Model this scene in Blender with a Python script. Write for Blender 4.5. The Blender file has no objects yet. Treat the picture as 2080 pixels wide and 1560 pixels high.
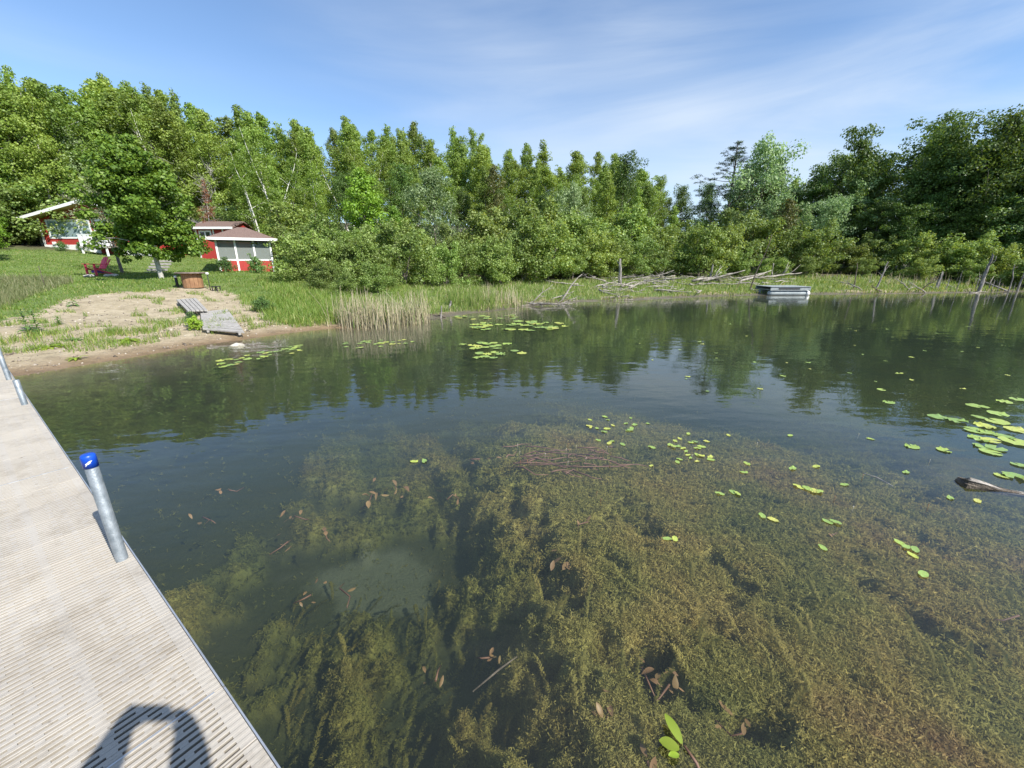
import bpy, bmesh, math, random
import numpy as np
from mathutils import Vector, Matrix

sc = bpy.context.scene
C = sc.collection
R = math.radians
rnd = random.Random(7)

# ------------------------------------------------------------------ camera
PITCH = 16.76
FPX = 820.0                      # focal length in pixels of the 2080 px wide picture
EYE = 2.05
cam = bpy.data.cameras.new('camera')
cam_o = bpy.data.objects.new('camera', cam)
C.objects.link(cam_o)
cam_o.location = (0, 0, EYE)
cam_o.rotation_euler = (R(90 - PITCH), 0, 0)
cam.sensor_width = 36.0
cam.lens = FPX / 2080 * 36.0
cam.clip_start = 0.02
cam.clip_end = 3000
sc.camera = cam_o

# ------------------------------------------------------------------ sky, sun, exposure
SUN_EL, SUN_AZ = 41.5, 128.0     # azimuth clockwise from +Y
world = bpy.data.worlds.new('World')
sc.world = world
world.use_nodes = True
wn = world.node_tree.nodes
wl = world.node_tree.links
sky = wn.new('ShaderNodeTexSky')
sky.sky_type = 'NISHITA'
sky.sun_disc = False
sky.sun_elevation = R(SUN_EL)
sky.sun_rotation = R(SUN_AZ)
sky.air_density = 1.0
sky.dust_density = 0.1
sky.ozone_density = 4.2
bg = wn['Background']
bg.inputs[1].default_value = 0.1
# thin cirrus over the whole sky
tc = wn.new('ShaderNodeTexCoord')
def cirrus(rot, scale, loc, nscale, detail, rough, dist, lo, hi, amount):
    mp = wn.new('ShaderNodeMapping')
    mp.inputs['Rotation'].default_value = rot; mp.inputs['Scale'].default_value = scale; mp.inputs['Location'].default_value = loc
    wl.new(tc.outputs['Generated'], mp.inputs[0])
    cn = wn.new('ShaderNodeTexNoise')
    cn.inputs['Scale'].default_value = nscale; cn.inputs['Detail'].default_value = detail
    cn.inputs['Roughness'].default_value = rough; cn.inputs['Distortion'].default_value = dist
    wl.new(mp.outputs[0], cn.inputs['Vector'])
    cr = wn.new('ShaderNodeMapRange'); cr.interpolation_type = 'SMOOTHSTEP'
    cr.inputs[1].default_value = lo; cr.inputs[2].default_value = hi; cr.inputs[4].default_value = amount
    wl.new(cn.outputs['Fac'], cr.inputs[0]); return cr.outputs[0]
veil = cirrus((0, R(22), 0), (.55, .55, 1.6), (7.3, 1.9, 3.3), 1.0, 4, .5, .3, .36, .62, 1.0)
wisp = cirrus((0, R(26), R(15)), (.7, .7, 4.2), (1.3, 4.2, 2.2), 1.7, 8, .55, .6, .30, .72, .85)
cr = wn.new('ShaderNodeMath'); cr.operation = 'MULTIPLY'
wl.new(veil, cr.inputs[0]); wl.new(wisp, cr.inputs[1])
cmx = wn.new('ShaderNodeMix'); cmx.data_type = 'RGBA'
wl.new(cr.outputs[0], cmx.inputs[0])
wl.new(sky.outputs[0], cmx.inputs[6])
cmx.inputs[7].default_value = (4.2, 4.7, 5.3, 1)
wl.new(cmx.outputs[2], bg.inputs[0])

sun = bpy.data.lights.new('sun', 'SUN')
sun.energy = 3.9
sun.angle = R(0.53)
sun.color = (1.0, 0.955, 0.88)
sun_o = bpy.data.objects.new('sun', sun)
C.objects.link(sun_o)
to_sun = Vector((math.sin(R(SUN_AZ)) * math.cos(R(SUN_EL)), math.cos(R(SUN_AZ)) * math.cos(R(SUN_EL)), math.sin(R(SUN_EL))))
sun_o.location = (30, -30, 60)
sun_o.rotation_euler = (-to_sun).to_track_quat('-Z', 'Y').to_euler()

sc.view_settings.view_transform = 'Standard'
sc.view_settings.look = 'None'
sc.view_settings.gamma = 1.0
sc.view_settings.exposure = 1.0
sc.view_settings.use_curve_mapping = False
sc.render.engine = 'CYCLES'
cy = sc.cycles
cy.use_denoising = True
cy.denoiser = 'OPENIMAGEDENOISE'
cy.denoising_input_passes = 'RGB_ALBEDO_NORMAL'
cy.max_bounces = 6
cy.diffuse_bounces = 3
cy.glossy_bounces = 3
cy.transmission_bounces = 4
cy.transparent_max_bounces = 10
cy.volume_bounces = 0
cy.caustics_reflective = False
cy.caustics_refractive = False
cy.sample_clamp_indirect = 6.0

# ------------------------------------------------------------------ helpers: numbers
PC, PS = math.cos(R(PITCH)), math.sin(R(PITCH))
def ray(px, py):
    """direction of the line of sight through a place in the photograph, used only to survey the site"""
    u = 780 - py
    return px - 1040, FPX * PC + u * PS, u * PC - FPX * PS
def at_z(px, py, z=0.0):
    x, y, w = ray(px, py)
    t = (z - EYE) / w
    return x * t, y * t
def at_d(px, py, D):
    x, y, w = ray(px, py)
    t = D / math.hypot(x, y)
    return x * t, y * t, EYE + w * t

def _hash(ix, iy, seed):
    h = (ix.astype(np.int64) * 374761393 + iy.astype(np.int64) * 668265263 + seed * 974634777) & 0xffffffff
    h = ((h ^ (h >> 13)) * 1274126177) & 0xffffffff
    h = h ^ (h >> 16)
    return (h & 0xffff) / 65535.0
def vnoise(x, y, seed=0):
    x = np.asarray(x, float); y = np.asarray(y, float)
    ix = np.floor(x); iy = np.floor(y)
    fx = x - ix; fy = y - iy
    fx = fx * fx * (3 - 2 * fx); fy = fy * fy * (3 - 2 * fy)
    a = _hash(ix, iy, seed); b = _hash(ix + 1, iy, seed)
    c = _hash(ix, iy + 1, seed); d = _hash(ix + 1, iy + 1, seed)
    return (a + (b - a) * fx) * (1 - fy) + (c + (d - c) * fx) * fy
def fbm(x, y, octv=4, seed=0):
    s = 0; amp = 0.5; tot = 0
    for o in range(octv):
        s = s + amp * vnoise(x * 2 ** o + o * 17.3, y * 2 ** o - o * 9.1, seed + o)
        tot += amp; amp *= 0.5
    return s / tot
def sstep(a, b, x):
    t = np.clip((np.asarray(x, float) - a) / (b - a), 0, 1)
    return t * t * (3 - 2 * t)

# ------------------------------------------------------------------ helpers: meshes
def raw_mesh(name, V, F, mats=(), smooth=False, fm=None):
    """V (n,3) array, F (m,k) array of one polygon size"""
    V = np.asarray(V, dtype=np.float32); F = np.asarray(F, dtype=np.int32)
    k = F.shape[1]
    me = bpy.data.meshes.new(name)
    me.vertices.add(len(V)); me.vertices.foreach_set('co', V.ravel())
    me.loops.add(F.size); me.loops.foreach_set('vertex_index', F.ravel())
    me.polygons.add(len(F)); me.polygons.foreach_set('loop_start', np.arange(0, F.size, k, dtype=np.int32))
    if fm is not None:
        me.polygons.foreach_set('material_index', np.asarray(fm, dtype=np.int32))
    if smooth:
        me.polygons.foreach_set('use_smooth', np.ones(len(F), dtype=bool))
    for m in mats: me.materials.append(m)
    me.update(calc_edges=True)
    return me
def link(name, data, parent=None, loc=None, rz=None):
    o = bpy.data.objects.new(name, data)
    C.objects.link(o)
    if parent is not None: o.parent = parent
    if loc is not None: o.location = loc
    if rz is not None: o.rotation_euler = (0, 0, rz)
    return o
def tag(o, label=None, cat=None, group=None, kind=None):
    if label: o['label'] = label
    if cat: o['category'] = cat
    if group: o['group'] = group
    if kind: o['kind'] = kind
    return o
def thing(name, label, cat, loc=(0, 0, 0), rz=0.0, group=None):
    o = link(name, None, None, loc, rz)
    o.empty_display_size = 0.2
    return tag(o, label, cat, group)

class MB:
    """collects simple shapes into one mesh"""
    def __init__(s): s.v = []; s.f = []; s.sm = []
    def add(s, V, F, smooth=False):
        n = len(s.v); s.v += [tuple(p) for p in V]
        s.f += [tuple(i + n for i in f) for f in F]; s.sm += [smooth] * len(F)
        return s
    def box(s, lo, hi, M=None):
        x0, y0, z0 = lo; x1, y1, z1 = hi
        V = [(x0, y0, z0), (x1, y0, z0), (x1, y1, z0), (x0, y1, z0), (x0, y0, z1), (x1, y0, z1), (x1, y1, z1), (x0, y1, z1)]
        if M is not None: V = [tuple(M @ Vector(p)) for p in V]
        return s.add(V, [(0, 3, 2, 1), (4, 5, 6, 7), (0, 1, 5, 4), (1, 2, 6, 5), (2, 3, 7, 6), (3, 0, 4, 7)])
    def bar(s, a, b, w, h, up=(0, 0, 1)):
        a = Vector(a); b = Vector(b); d = (b - a); L = d.length; d.normalize()
        u = Vector(up); sd = d.cross(u)
        if sd.length < 1e-4: sd = d.cross(Vector((1, 0, 0)))
        sd.normalize(); u = sd.cross(d)
        M = Matrix((( d.x, sd.x, u.x, a.x), (d.y, sd.y, u.y, a.y), (d.z, sd.z, u.z, a.z), (0, 0, 0, 1)))
        return s.box((0, -w / 2, -h / 2), (L, w / 2, h / 2), M)
    def tube(s, pts, rad, n=8, cap=True):
        V, F = tube_np(pts, rad, n)
        s.add(V, F, True)
        if cap:
            b = len(s.v) - len(V)
            s.f.append(tuple(b + i for i in reversed(range(n)))); s.sm.append(False)
            s.f.append(tuple(b + len(V) - n + i for i in range(n))); s.sm.append(False)
        return s
    def prism(s, pts, d):
        """polygon pts extruded by the vector d"""
        n = len(pts); d = Vector(d)
        V = [tuple(p) for p in pts] + [tuple(Vector(p) + d) for p in pts]
        F = [tuple(reversed(range(n))), tuple(range(n, 2 * n))] + [(i, (i + 1) % n, n + (i + 1) % n, n + i) for i in range(n)]
        return s.add(V, F)
    def mesh(s, name, mat=None):
        me = bpy.data.meshes.new(name); me.from_pydata(s.v, [], s.f)
        me.polygons.foreach_set('use_smooth', s.sm)
        if mat: me.materials.append(mat)
        me.update(); return me
    def build(s, name, mat, parent=None, bevel=0, loc=None, rz=None):
        me = s.mesh(name, mat)
        bm = bmesh.new(); bm.from_mesh(me)
        bmesh.ops.recalc_face_normals(bm, faces=bm.faces)
        if bevel: bmesh.ops.bevel(bm, geom=bm.edges[:], offset=bevel, segments=1, affect='EDGES', clamp_overlap=True)
        bm.to_mesh(me); bm.free()
        return link(name, me, parent, loc, rz)
def tube_np(pts, rad, n=6):
    P = np.asarray([tuple(p) for p in pts], float); m = len(P)
    rad = np.broadcast_to(np.asarray(rad, float), (m,))
    T = np.gradient(P, axis=0); T /= np.linalg.norm(T, axis=1)[:, None] + 1e-9
    ref = np.array([0, 0, 1.0]) if abs(T[:, 2]).mean() < 0.8 else np.array([1.0, 0, 0])
    A = np.cross(T, ref); A /= np.linalg.norm(A, axis=1)[:, None] + 1e-9
    B = np.cross(T, A)
    th = np.linspace(0, 2 * math.pi, n, endpoint=False)
    V = P[:, None, :] + rad[:, None, None] * (np.cos(th)[None, :, None] * A[:, None, :] + np.sin(th)[None, :, None] * B[:, None, :])
    F = []
    for i in range(m - 1):
        for j in range(n):
            F.append((i * n + j, i * n + (j + 1) % n, (i + 1) * n + (j + 1) % n, (i + 1) * n + j))
    return V.reshape(-1, 3), F
def copy_tree(o, parent=None):
    c = o.copy(); C.objects.link(c)
    if parent is not None: c.parent = parent
    for ch in o.children: copy_tree(ch, c)
    return c

# ------------------------------------------------------------------ helpers: materials
def new_mat(name):
    m = bpy.data.materials.new(name); m.use_nodes = True
    nt = m.node_tree
    return m, nt, nt.nodes, nt.links, nt.nodes['Principled BSDF']
def ramp(n, stops):
    r = n.new('ShaderNodeValToRGB'); e = r.color_ramp.elements
    while len(e) < len(stops): e.new(0.5)
    for i, (p, c) in enumerate(stops):
        e[i].position = p; e[i].color = (*c, 1) if len(c) == 3 else c
    return r
def mat(name, c1, c2=None, scale=8.0, rough=0.6, bump=0.0, bscale=None, metal=0.0, stretch=None, spec=0.5, lo=0.35, hi=0.65, coat=0.0):
    """two tones mixed by a noise, with fine relief"""
    m, nt, n, l, b = new_mat(name)
    c2 = c2 or tuple(min(1, x * 1.25) for x in c1)
    t = n.new('ShaderNodeTexCoord'); mp = n.new('ShaderNodeMapping')
    l.new(t.outputs['Object'], mp.inputs[0])
    if stretch: mp.inputs['Scale'].default_value = stretch
    no = n.new('ShaderNodeTexNoise'); no.inputs['Scale'].default_value = scale; no.inputs['Detail'].default_value = 6
    l.new(mp.outputs[0], no.inputs['Vector'])
    r = ramp(n, [(lo, c1), (hi, c2)]); l.new(no.outputs['Fac'], r.inputs[0])
    l.new(r.outputs[0], b.inputs['Base Color'])
    b.inputs['Roughness'].default_value = rough; b.inputs['Metallic'].default_value = metal
    b.inputs['Specular IOR Level'].default_value = spec
    if coat: b.inputs['Coat Weight'].default_value = coat
    if bump:
        n2 = n.new('ShaderNodeTexNoise'); n2.inputs['Scale'].default_value = bscale or scale * 4; n2.inputs['Detail'].default_value = 4
        l.new(mp.outputs[0], n2.inputs['Vector'])
        bp = n.new('ShaderNodeBump'); bp.inputs['Strength'].default_value = bump; bp.inputs['Distance'].default_value = 0.02
        l.new(n2.outputs['Fac'], bp.inputs['Height']); l.new(bp.outputs[0], b.inputs['Normal'])
    return m
def leaf_mat(name, stops, trans=0.38, gloss=0.45, rough=0.5, objvar=0.35, tint=(1.25, 1.1, 0.5), gain=1.3):
    """each leaf its own tone, each plant its own cast"""
    m, nt, n, l, b = new_mat(name)
    g = n.new('ShaderNodeNewGeometry'); oi = n.new('ShaderNodeObjectInfo')
    stops = [(p_, tuple(min(.8, q_ * gain) for q_ in c_)) for p_, c_ in stops]
    r = ramp(n, stops); l.new(g.outputs['Random Per Island'], r.inputs[0])
    hv = n.new('ShaderNodeHueSaturation')
    mr = n.new('ShaderNodeMapRange'); mr.inputs[3].default_value = 1 - objvar * 0.6; mr.inputs[4].default_value = 1 + objvar
    l.new(oi.outputs['Random'], mr.inputs[0]); l.new(mr.outputs[0], hv.inputs['Value'])
    ml = n.new('ShaderNodeMath'); ml.operation = 'MULTIPLY'; ml.inputs[1].default_value = 7.13
    fr = n.new('ShaderNodeMath'); fr.operation = 'FRACT'
    l.new(oi.outputs['Random'], ml.inputs[0]); l.new(ml.outputs[0], fr.inputs[0])
    mh = n.new('ShaderNodeMapRange'); mh.inputs[3].default_value = 0.488; mh.inputs[4].default_value = 0.510
    l.new(fr.outputs[0], mh.inputs[0]); l.new(mh.outputs[0], hv.inputs['Hue'])
    l.new(r.outputs[0], hv.inputs['Color'])
    l.new(hv.outputs[0], b.inputs['Base Color'])
    b.inputs['Roughness'].default_value = rough; b.inputs['Specular IOR Level'].default_value = gloss
    tr = n.new('ShaderNodeBsdfTranslucent')
    mx = n.new('ShaderNodeMix'); mx.data_type = 'RGBA'; mx.blend_type = 'MULTIPLY'; mx.inputs[0].default_value = 1
    l.new(hv.outputs[0], mx.inputs[6]); mx.inputs[7].default_value = (*tint, 1)
    l.new(mx.outputs[2], tr.inputs['Color'])
    ms = n.new('ShaderNodeMixShader'); ms.inputs[0].default_value = trans
    l.new(b.outputs[0], ms.inputs[1]); l.new(tr.outputs[0], ms.inputs[2])
    l.new(ms.outputs[0], n['Material Output'].inputs['Surface'])
    return m

M = {}
def lm(k, *a, **kw): M[k] = leaf_mat(k, *a, **kw)
lm('aspen_leaf', [(0, (.072, .115, .018)), (.5, (.125, .192, .03)), (1, (.20, .26, .07))], gain=1.6, trans=.42)
lm('birch_leaf', [(0, (.068, .11, .015)), (.5, (.115, .178, .024)), (1, (.165, .23, .04))], gain=1.6, trans=.42)
lm('maple_leaf', [(0, (.046, .095, .012)), (.5, (.080, .150, .018)), (1, (.135, .21, .03))], gloss=.35, gain=1.6, trans=.34)
lm('dark_leaf', [(0, (.034, .068, .014)), (.5, (.062, .115, .020)), (1, (.115, .17, .04))], gain=1.5)
lm('silver_leaf', [(0, (.075, .118, .045)), (.5, (.15, .21, .085)), (1, (.27, .34, .18))], tint=(1.0, 1.1, .7), gain=1.5)
lm('alder_leaf', [(0, (.066, .105, .022)), (.5, (.125, .185, .038)), (1, (.22, .275, .10))], gain=1.62, trans=.42)
lm('lime_leaf', [(0, (.08, .155, .014)), (.5, (.13, .235, .02)), (1, (.19, .30, .035))])
lm('olive_leaf', [(0, (.06, .075, .022)), (.5, (.11, .125, .036)), (1, (.17, .165, .055))])
lm('pine_needle', [(0, (.022, .045, .022)), (.5, (.045, .080, .040)), (1, (.08, .12, .07))], trans=.1)
lm('rust_needle', [(0, (.10, .035, .015)), (.5, (.19, .075, .03)), (1, (.27, .13, .06))], trans=.2, tint=(1.1, .9, .7))
lm('ash_leaf', [(0, (.08, .09, .05)), (.5, (.12, .15, .07)), (1, (.24, .22, .15))], tint=(1.1, 1.1, .7))
lm('grass_blade', [(0, (.085, .135, .022)), (.5, (.135, .205, .035)), (.85, (.21, .25, .06)), (1, (.36, .31, .15))], objvar=.1, gain=1.45)
lm('lawn_blade', [(0, (.07, .12, .018)), (.5, (.11, .175, .028)), (.9, (.16, .21, .045)), (1, (.26, .24, .09))], objvar=.1, gain=1.4)
lm('marsh_blade', [(0, (.09, .14, .03)), (.5, (.14, .21, .04)), (.8, (.21, .26, .07)), (.9, (.34, .31, .17)), (1, (.46, .40, .27))], objvar=.1, gain=1.45)
lm('rough_blade', [(0, (.10, .125, .05)), (.5, (.15, .18, .075)), (1, (.26, .25, .14))], objvar=.1, gain=1.25)
lm('dry_reed', [(0, (.20, .17, .10)), (.5, (.38, .32, .21)), (.8, (.52, .45, .32)), (.84, (.13, .19, .05)), (1, (.15, .21, .06))], trans=.15, tint=(1, 1, .9), objvar=.05)
lm('beach_leaf', [(0, (.055, .115, .03)), (.5, (.09, .17, .045)), (1, (.14, .23, .07))])
lm('yellow_leaf', [(0, (.13, .2, .02)), (.5, (.19, .28, .025)), (1, (.26, .33, .05))])
M['bark'] = mat('bark', (.12, .10, .08), (.24, .21, .18), 14, .9, .6, stretch=(1, 1, .25))
M['pale_bark'] = mat('pale_bark', (.30, .28, .25), (.52, .50, .46), 9, .85, .4, stretch=(1, 1, 2.5))
M['birch_bark'] = mat('birch_bark', (.16, .14, .13), (.70, .68, .63), 7, .75, .3, stretch=(1, 1, 3), lo=.30, hi=.42)
M['driftwood'] = mat('driftwood', (.16, .14, .12), (.42, .38, .33), 9, .9, .6, stretch=(1, 1, 1))
M['dark_wood'] = mat('dark_wood', (.05, .04, .03), (.15, .12, .09), 9, .85, .6)
M['snag_wood'] = mat('snag_wood', (.11, .10, .09), (.36, .33, .30), 8, .9, .6, stretch=(2, 2, .3))
M['red_paint'] = mat('red_paint', (.33, .028, .024), (.42, .045, .036), 6, .7, .12, stretch=(6, 6, .5))
M['white_paint'] = mat('white_paint', (.72, .72, .70), (.82, .82, .80), 5, .55, .05)
M['shingle'] = mat('shingle', (.13, .085, .07), (.215, .145, .12), 18, .9, .5, stretch=(1, 1, 1))
M['dark_roof'] = mat('dark_roof', (.09, .085, .08), (.16, .15, .14), 18, .9, .5)
M['soffit'] = mat('soffit', (.42, .33, .16), (.50, .40, .22), 6, .7)
M['interior'] = mat('interior', (.035, .03, .025), (.06, .05, .045), 4, .9)
M['galvanised'] = mat('galvanised', (.17, .20, .22), (.36, .39, .41), 26, .48, .15, metal=.5, spec=.6, lo=.25, hi=.7)
M['aluminium'] = mat('aluminium', (.55, .56, .57), (.68, .69, .70), 12, .42, .05, metal=.75)
M['blue_cap'] = mat('blue_cap', (.006, .055, .42), (.008, .075, .52), 20, .35, .05)
M['stovepipe'] = mat('stovepipe', (.5, .5, .5), (.62, .62, .62), 8, .4, metal=.7)
M['grey_plank'] = mat('grey_plank', (.22, .205, .185), (.45, .43, .40), 5, .85, .5, stretch=(1.2, 14, 6))
M['spool_wood'] = mat('spool_wood', (.22, .11, .055), (.34, .19, .095), 5, .75, .35, stretch=(8, 8, .8))
M['spool_top'] = mat('spool_top', (.12, .09, .075), (.22, .17, .14), 6, .8, .4)
M['pink_plastic'] = mat('pink_plastic', (.62, .055, .10), (.68, .075, .12), 4, .45)
M['purple_shade'] = mat('purple_shade', (.10, .05, .30), (.14, .07, .38), 6, .7)  # purple shading of the pink chair, put into a colour
M['stone'] = mat('stone', (.40, .37, .30), (.58, .54, .46), 6, .9, .5)
M['grey_deck'] = mat('grey_deck', (.22, .25, .26), (.33, .36, .36), 6, .8, .2)
M['pontoon'] = mat('pontoon', (.26, .30, .31), (.38, .42, .42), 4, .6, .1)
M['black_rubber'] = mat('black_rubber', (.02, .02, .02), (.035, .035, .035), 6, .8)
M['dead_leaf'] = leaf_mat('dead_leaf', [(0, (.085, .048, .02)), (.5, (.155, .095, .04)), (.85, (.25, .17, .075)), (1, (.44, .36, .18))], trans=.25, objvar=.25, tint=(1.1, .9, .7))
M['stalk'] = mat('stalk', (.10, .05, .03), (.19, .10, .06), 12, .6)

# lily pads: waxy, a little yellow here and there
def pad_mat():
    m, nt, n, l, b = new_mat('lily_pad')
    oi = n.new('ShaderNodeObjectInfo')
    r = ramp(n, [(0, (.22, .34, .09)), (.45, (.30, .42, .09)), (.8, (.42, .48, .09)), (1, (.50, .50, .12))])
    l.new(oi.outputs['Random'], r.inputs[0])
    t = n.new('ShaderNodeTexCoord')
    gr = n.new('ShaderNodeTexNoise'); gr.inputs['Scale'].default_value = 14; gr.inputs['Detail'].default_value = 5
    l.new(t.outputs['Object'], gr.inputs['Vector'])
    rr = ramp(n, [(.35, (.78, .78, .78)), (.65, (1.12, 1.12, 1.12))]); l.new(gr.outputs['Fac'], rr.inputs[0])
    mx = n.new('ShaderNodeMix'); mx.data_type = 'RGBA'; mx.blend_type = 'MULTIPLY'; mx.inputs[0].default_value = 1
    l.new(r.outputs[0], mx.inputs[6]); l.new(rr.outputs[0], mx.inputs[7])
    sn = n.new('ShaderNodeTexNoise'); sn.inputs['Scale'].default_value = 4.5; sn.inputs['Detail'].default_value = 4
    va_ = n.new('ShaderNodeVectorMath'); va_.operation = 'ADD'; l.new(t.outputs['Object'], va_.inputs[0]); l.new(oi.outputs['Location'], va_.inputs[1]); l.new(va_.outputs[0], sn.inputs['Vector'])
    sr = ramp(n, [(.60, (0, 0, 0)), (.66, (1, 1, 1))]); l.new(sn.outputs['Fac'], sr.inputs[0])
    m3 = n.new('ShaderNodeMix'); m3.data_type = 'RGBA'; l.new(sr.outputs[0], m3.inputs[0]); l.new(mx.outputs[2], m3.inputs[6]); m3.inputs[7].default_value = (.24, .19, .06, 1)
    l.new(m3.outputs[2], b.inputs['Base Color'])
    b.inputs['Roughness'].default_value = .38
    return m
M['lily_pad'] = pad_mat()

# ------------------------------------------------------------------ the pond's outline and the lie of the land
SHORE_PX = [(30, 765), (150, 745), (300, 722), (420, 700), (500, 690), (600, 675), (690, 667), (780, 664), (880, 648), (950, 638), (1030, 629),
            (1150, 614), (1300, 610), (1400, 604), (1520, 600), (1640, 598), (1750, 598), (1900, 596), (2080, 593)]
SHORE = [at_z(*p) for p in SHORE_PX] + [(58, 34), (80, 14), (76, -30), (36, -58), (-16, -54), (-32, -24), (-22, -4), (-13, 4.2)]
_sp = np.array(SHORE); _sq = np.roll(_sp, -1, axis=0)
def shore_dist(x, y):
    """distance to the water's edge, positive on land"""
    x = np.asarray(x, float); y = np.asarray(y, float)
    shp = x.shape; x = x.ravel(); y = y.ravel()
    best = np.full(x.shape, 1e9); inside = np.zeros(x.shape, bool)
    for (ax, ay), (bx, by) in zip(_sp, _sq):
        dx, dy = bx - ax, by - ay
        t = np.clip(((x - ax) * dx + (y - ay) * dy) / (dx * dx + dy * dy), 0, 1)
        best = np.minimum(best, np.hypot(x - ax - t * dx, y - ay - t * dy))
        cond = ((ay > y) != (by > y))
        xi = ax + (y - ay) / (by - ay + 1e-12) * dx
        inside ^= cond & (x < xi)
    d = np.where(inside, -best, best)
    return d.reshape(shp)
LEFT = ([-40, -15, -8, -3, -1, 0, .8, 2, 5, 9, 13, 17, 22, 28, 36, 45, 70, 120, 400], [-2.2, -1.3, -.85, -.38, -.12, 0, .10, .22, .50, .90, 1.22, 1.36, 1.46, 2.05, 3.0, 4.1, 8.5, 14, 24])
MIDD = ([-40, -15, -8, -3, -1, 0, 1, 4, 10, 20, 40, 70, 120, 400], [-2.2, -1.3, -.85, -.38, -.10, 0, .10, .32, .85, 2.3, 6.0, 9.5, 13, 22])
RIGH = ([-40, -15, -8, -3, -1, 0, 1, 3, 8, 14, 22, 40, 70, 400], [-2.2, -1.3, -.8, -.3, -.07, 0, .10, .28, .72, 1.1, 1.7, 3.2, 5.5, 16])
def land(x, y):
    x = np.asarray(x, float); y = np.asarray(y, float)
    d = shore_dist(x, y)
    d = d + (fbm(x * .7, y * .7, 3, 3) - .5) * np.clip(np.abs(d) * .35 + .25, 0, 1.2)
    az = np.degrees(np.arctan2(x, np.maximum(y, 1e-3) + np.where(y < 0, 0, 0)))
    wl_ = 1 - sstep(-27, -17, az); wr_ = sstep(0, 18, az); wm = 1 - wl_ - wr_
    z = wl_ * np.interp(d, *LEFT) + wm * np.interp(d, *MIDD) + wr_ * np.interp(d, *RIGH)
    z = z + (fbm(x * .35, y * .35, 3, 11) - .5) * np.clip(d * .03, 0, .35)
    z = z + (fbm(x * 2.2, y * 2.2, 3, 12) - .5) * .06 * sstep(0, 1.5, np.abs(d))
    return z
def ground_z(x, y):
    return float(land(np.array([x]), np.array([y]))[0])

def axis(lo, hi, step, far, g=1.18):
    a = list(np.arange(lo, hi + 1e-6, step)); s = step; p = lo; left = []
    while p > -far: s *= g; p -= s; left.append(p)
    s = step; p = hi; right = []
    while p < far: s *= g; p += s; right.append(p)
    return np.array(left[::-1] + a + right)
gx = axis(-46, 46, .36, 900); gy = axis(2, 46, .36, 900)
X, Y = np.meshgrid(gx, gy)
Z = land(X, Y)
nx, ny = len(gx), len(gy)
idx = np.arange(nx * ny).reshape(ny, nx)
Fq = np.stack([idx[:-1, :-1], idx[:-1, 1:], idx[1:, 1:], idx[1:, :-1]], -1).reshape(-1, 4)
# where there is sand, turf or leaf litter
D_ = shore_dist(X, Y)
AZ = np.degrees(np.arctan2(X, np.maximum(Y, .01)))
n1 = fbm(X * .5, Y * .5, 4, 21) - .5
n2 = fbm(X * 1.8, Y * 1.8, 4, 22) - .5
dd = D_ + n1 * 3.0 + n2 * 1.2
def sand_top(az): return np.interp(az, [-60, -52, -50, -46, -42, -37, -34, -31, -28], [4.2, 4.8, 6.2, 8.8, 9.6, 9.9, 8.0, 3.0, 1.0])
sand = (1 - sstep(-.6, .8, dd - sand_top(AZ))) * sstep(-.5, .2, D_ + .3)
strip = (1 - sstep(.5, 1.0, D_ + n2 * .5)) * (D_ > -.8)
sand = np.maximum(sand, strip * (1 - sstep(-24, -18, AZ)))
litter = np.maximum(sstep(33, 38, D_ + n1 * 3) * (AZ < -22), sstep(7, 10, D_ + n1 * 4) * (AZ > -24))
mud = np.maximum(sstep(.2, -.6, D_), strip * sstep(-24, -18, AZ))
def put_attr(me, name, arr):
    a = me.attributes.new(name, 'FLOAT', 'POINT'); a.data.foreach_set('value', arr.ravel().astype(np.float32))

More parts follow.
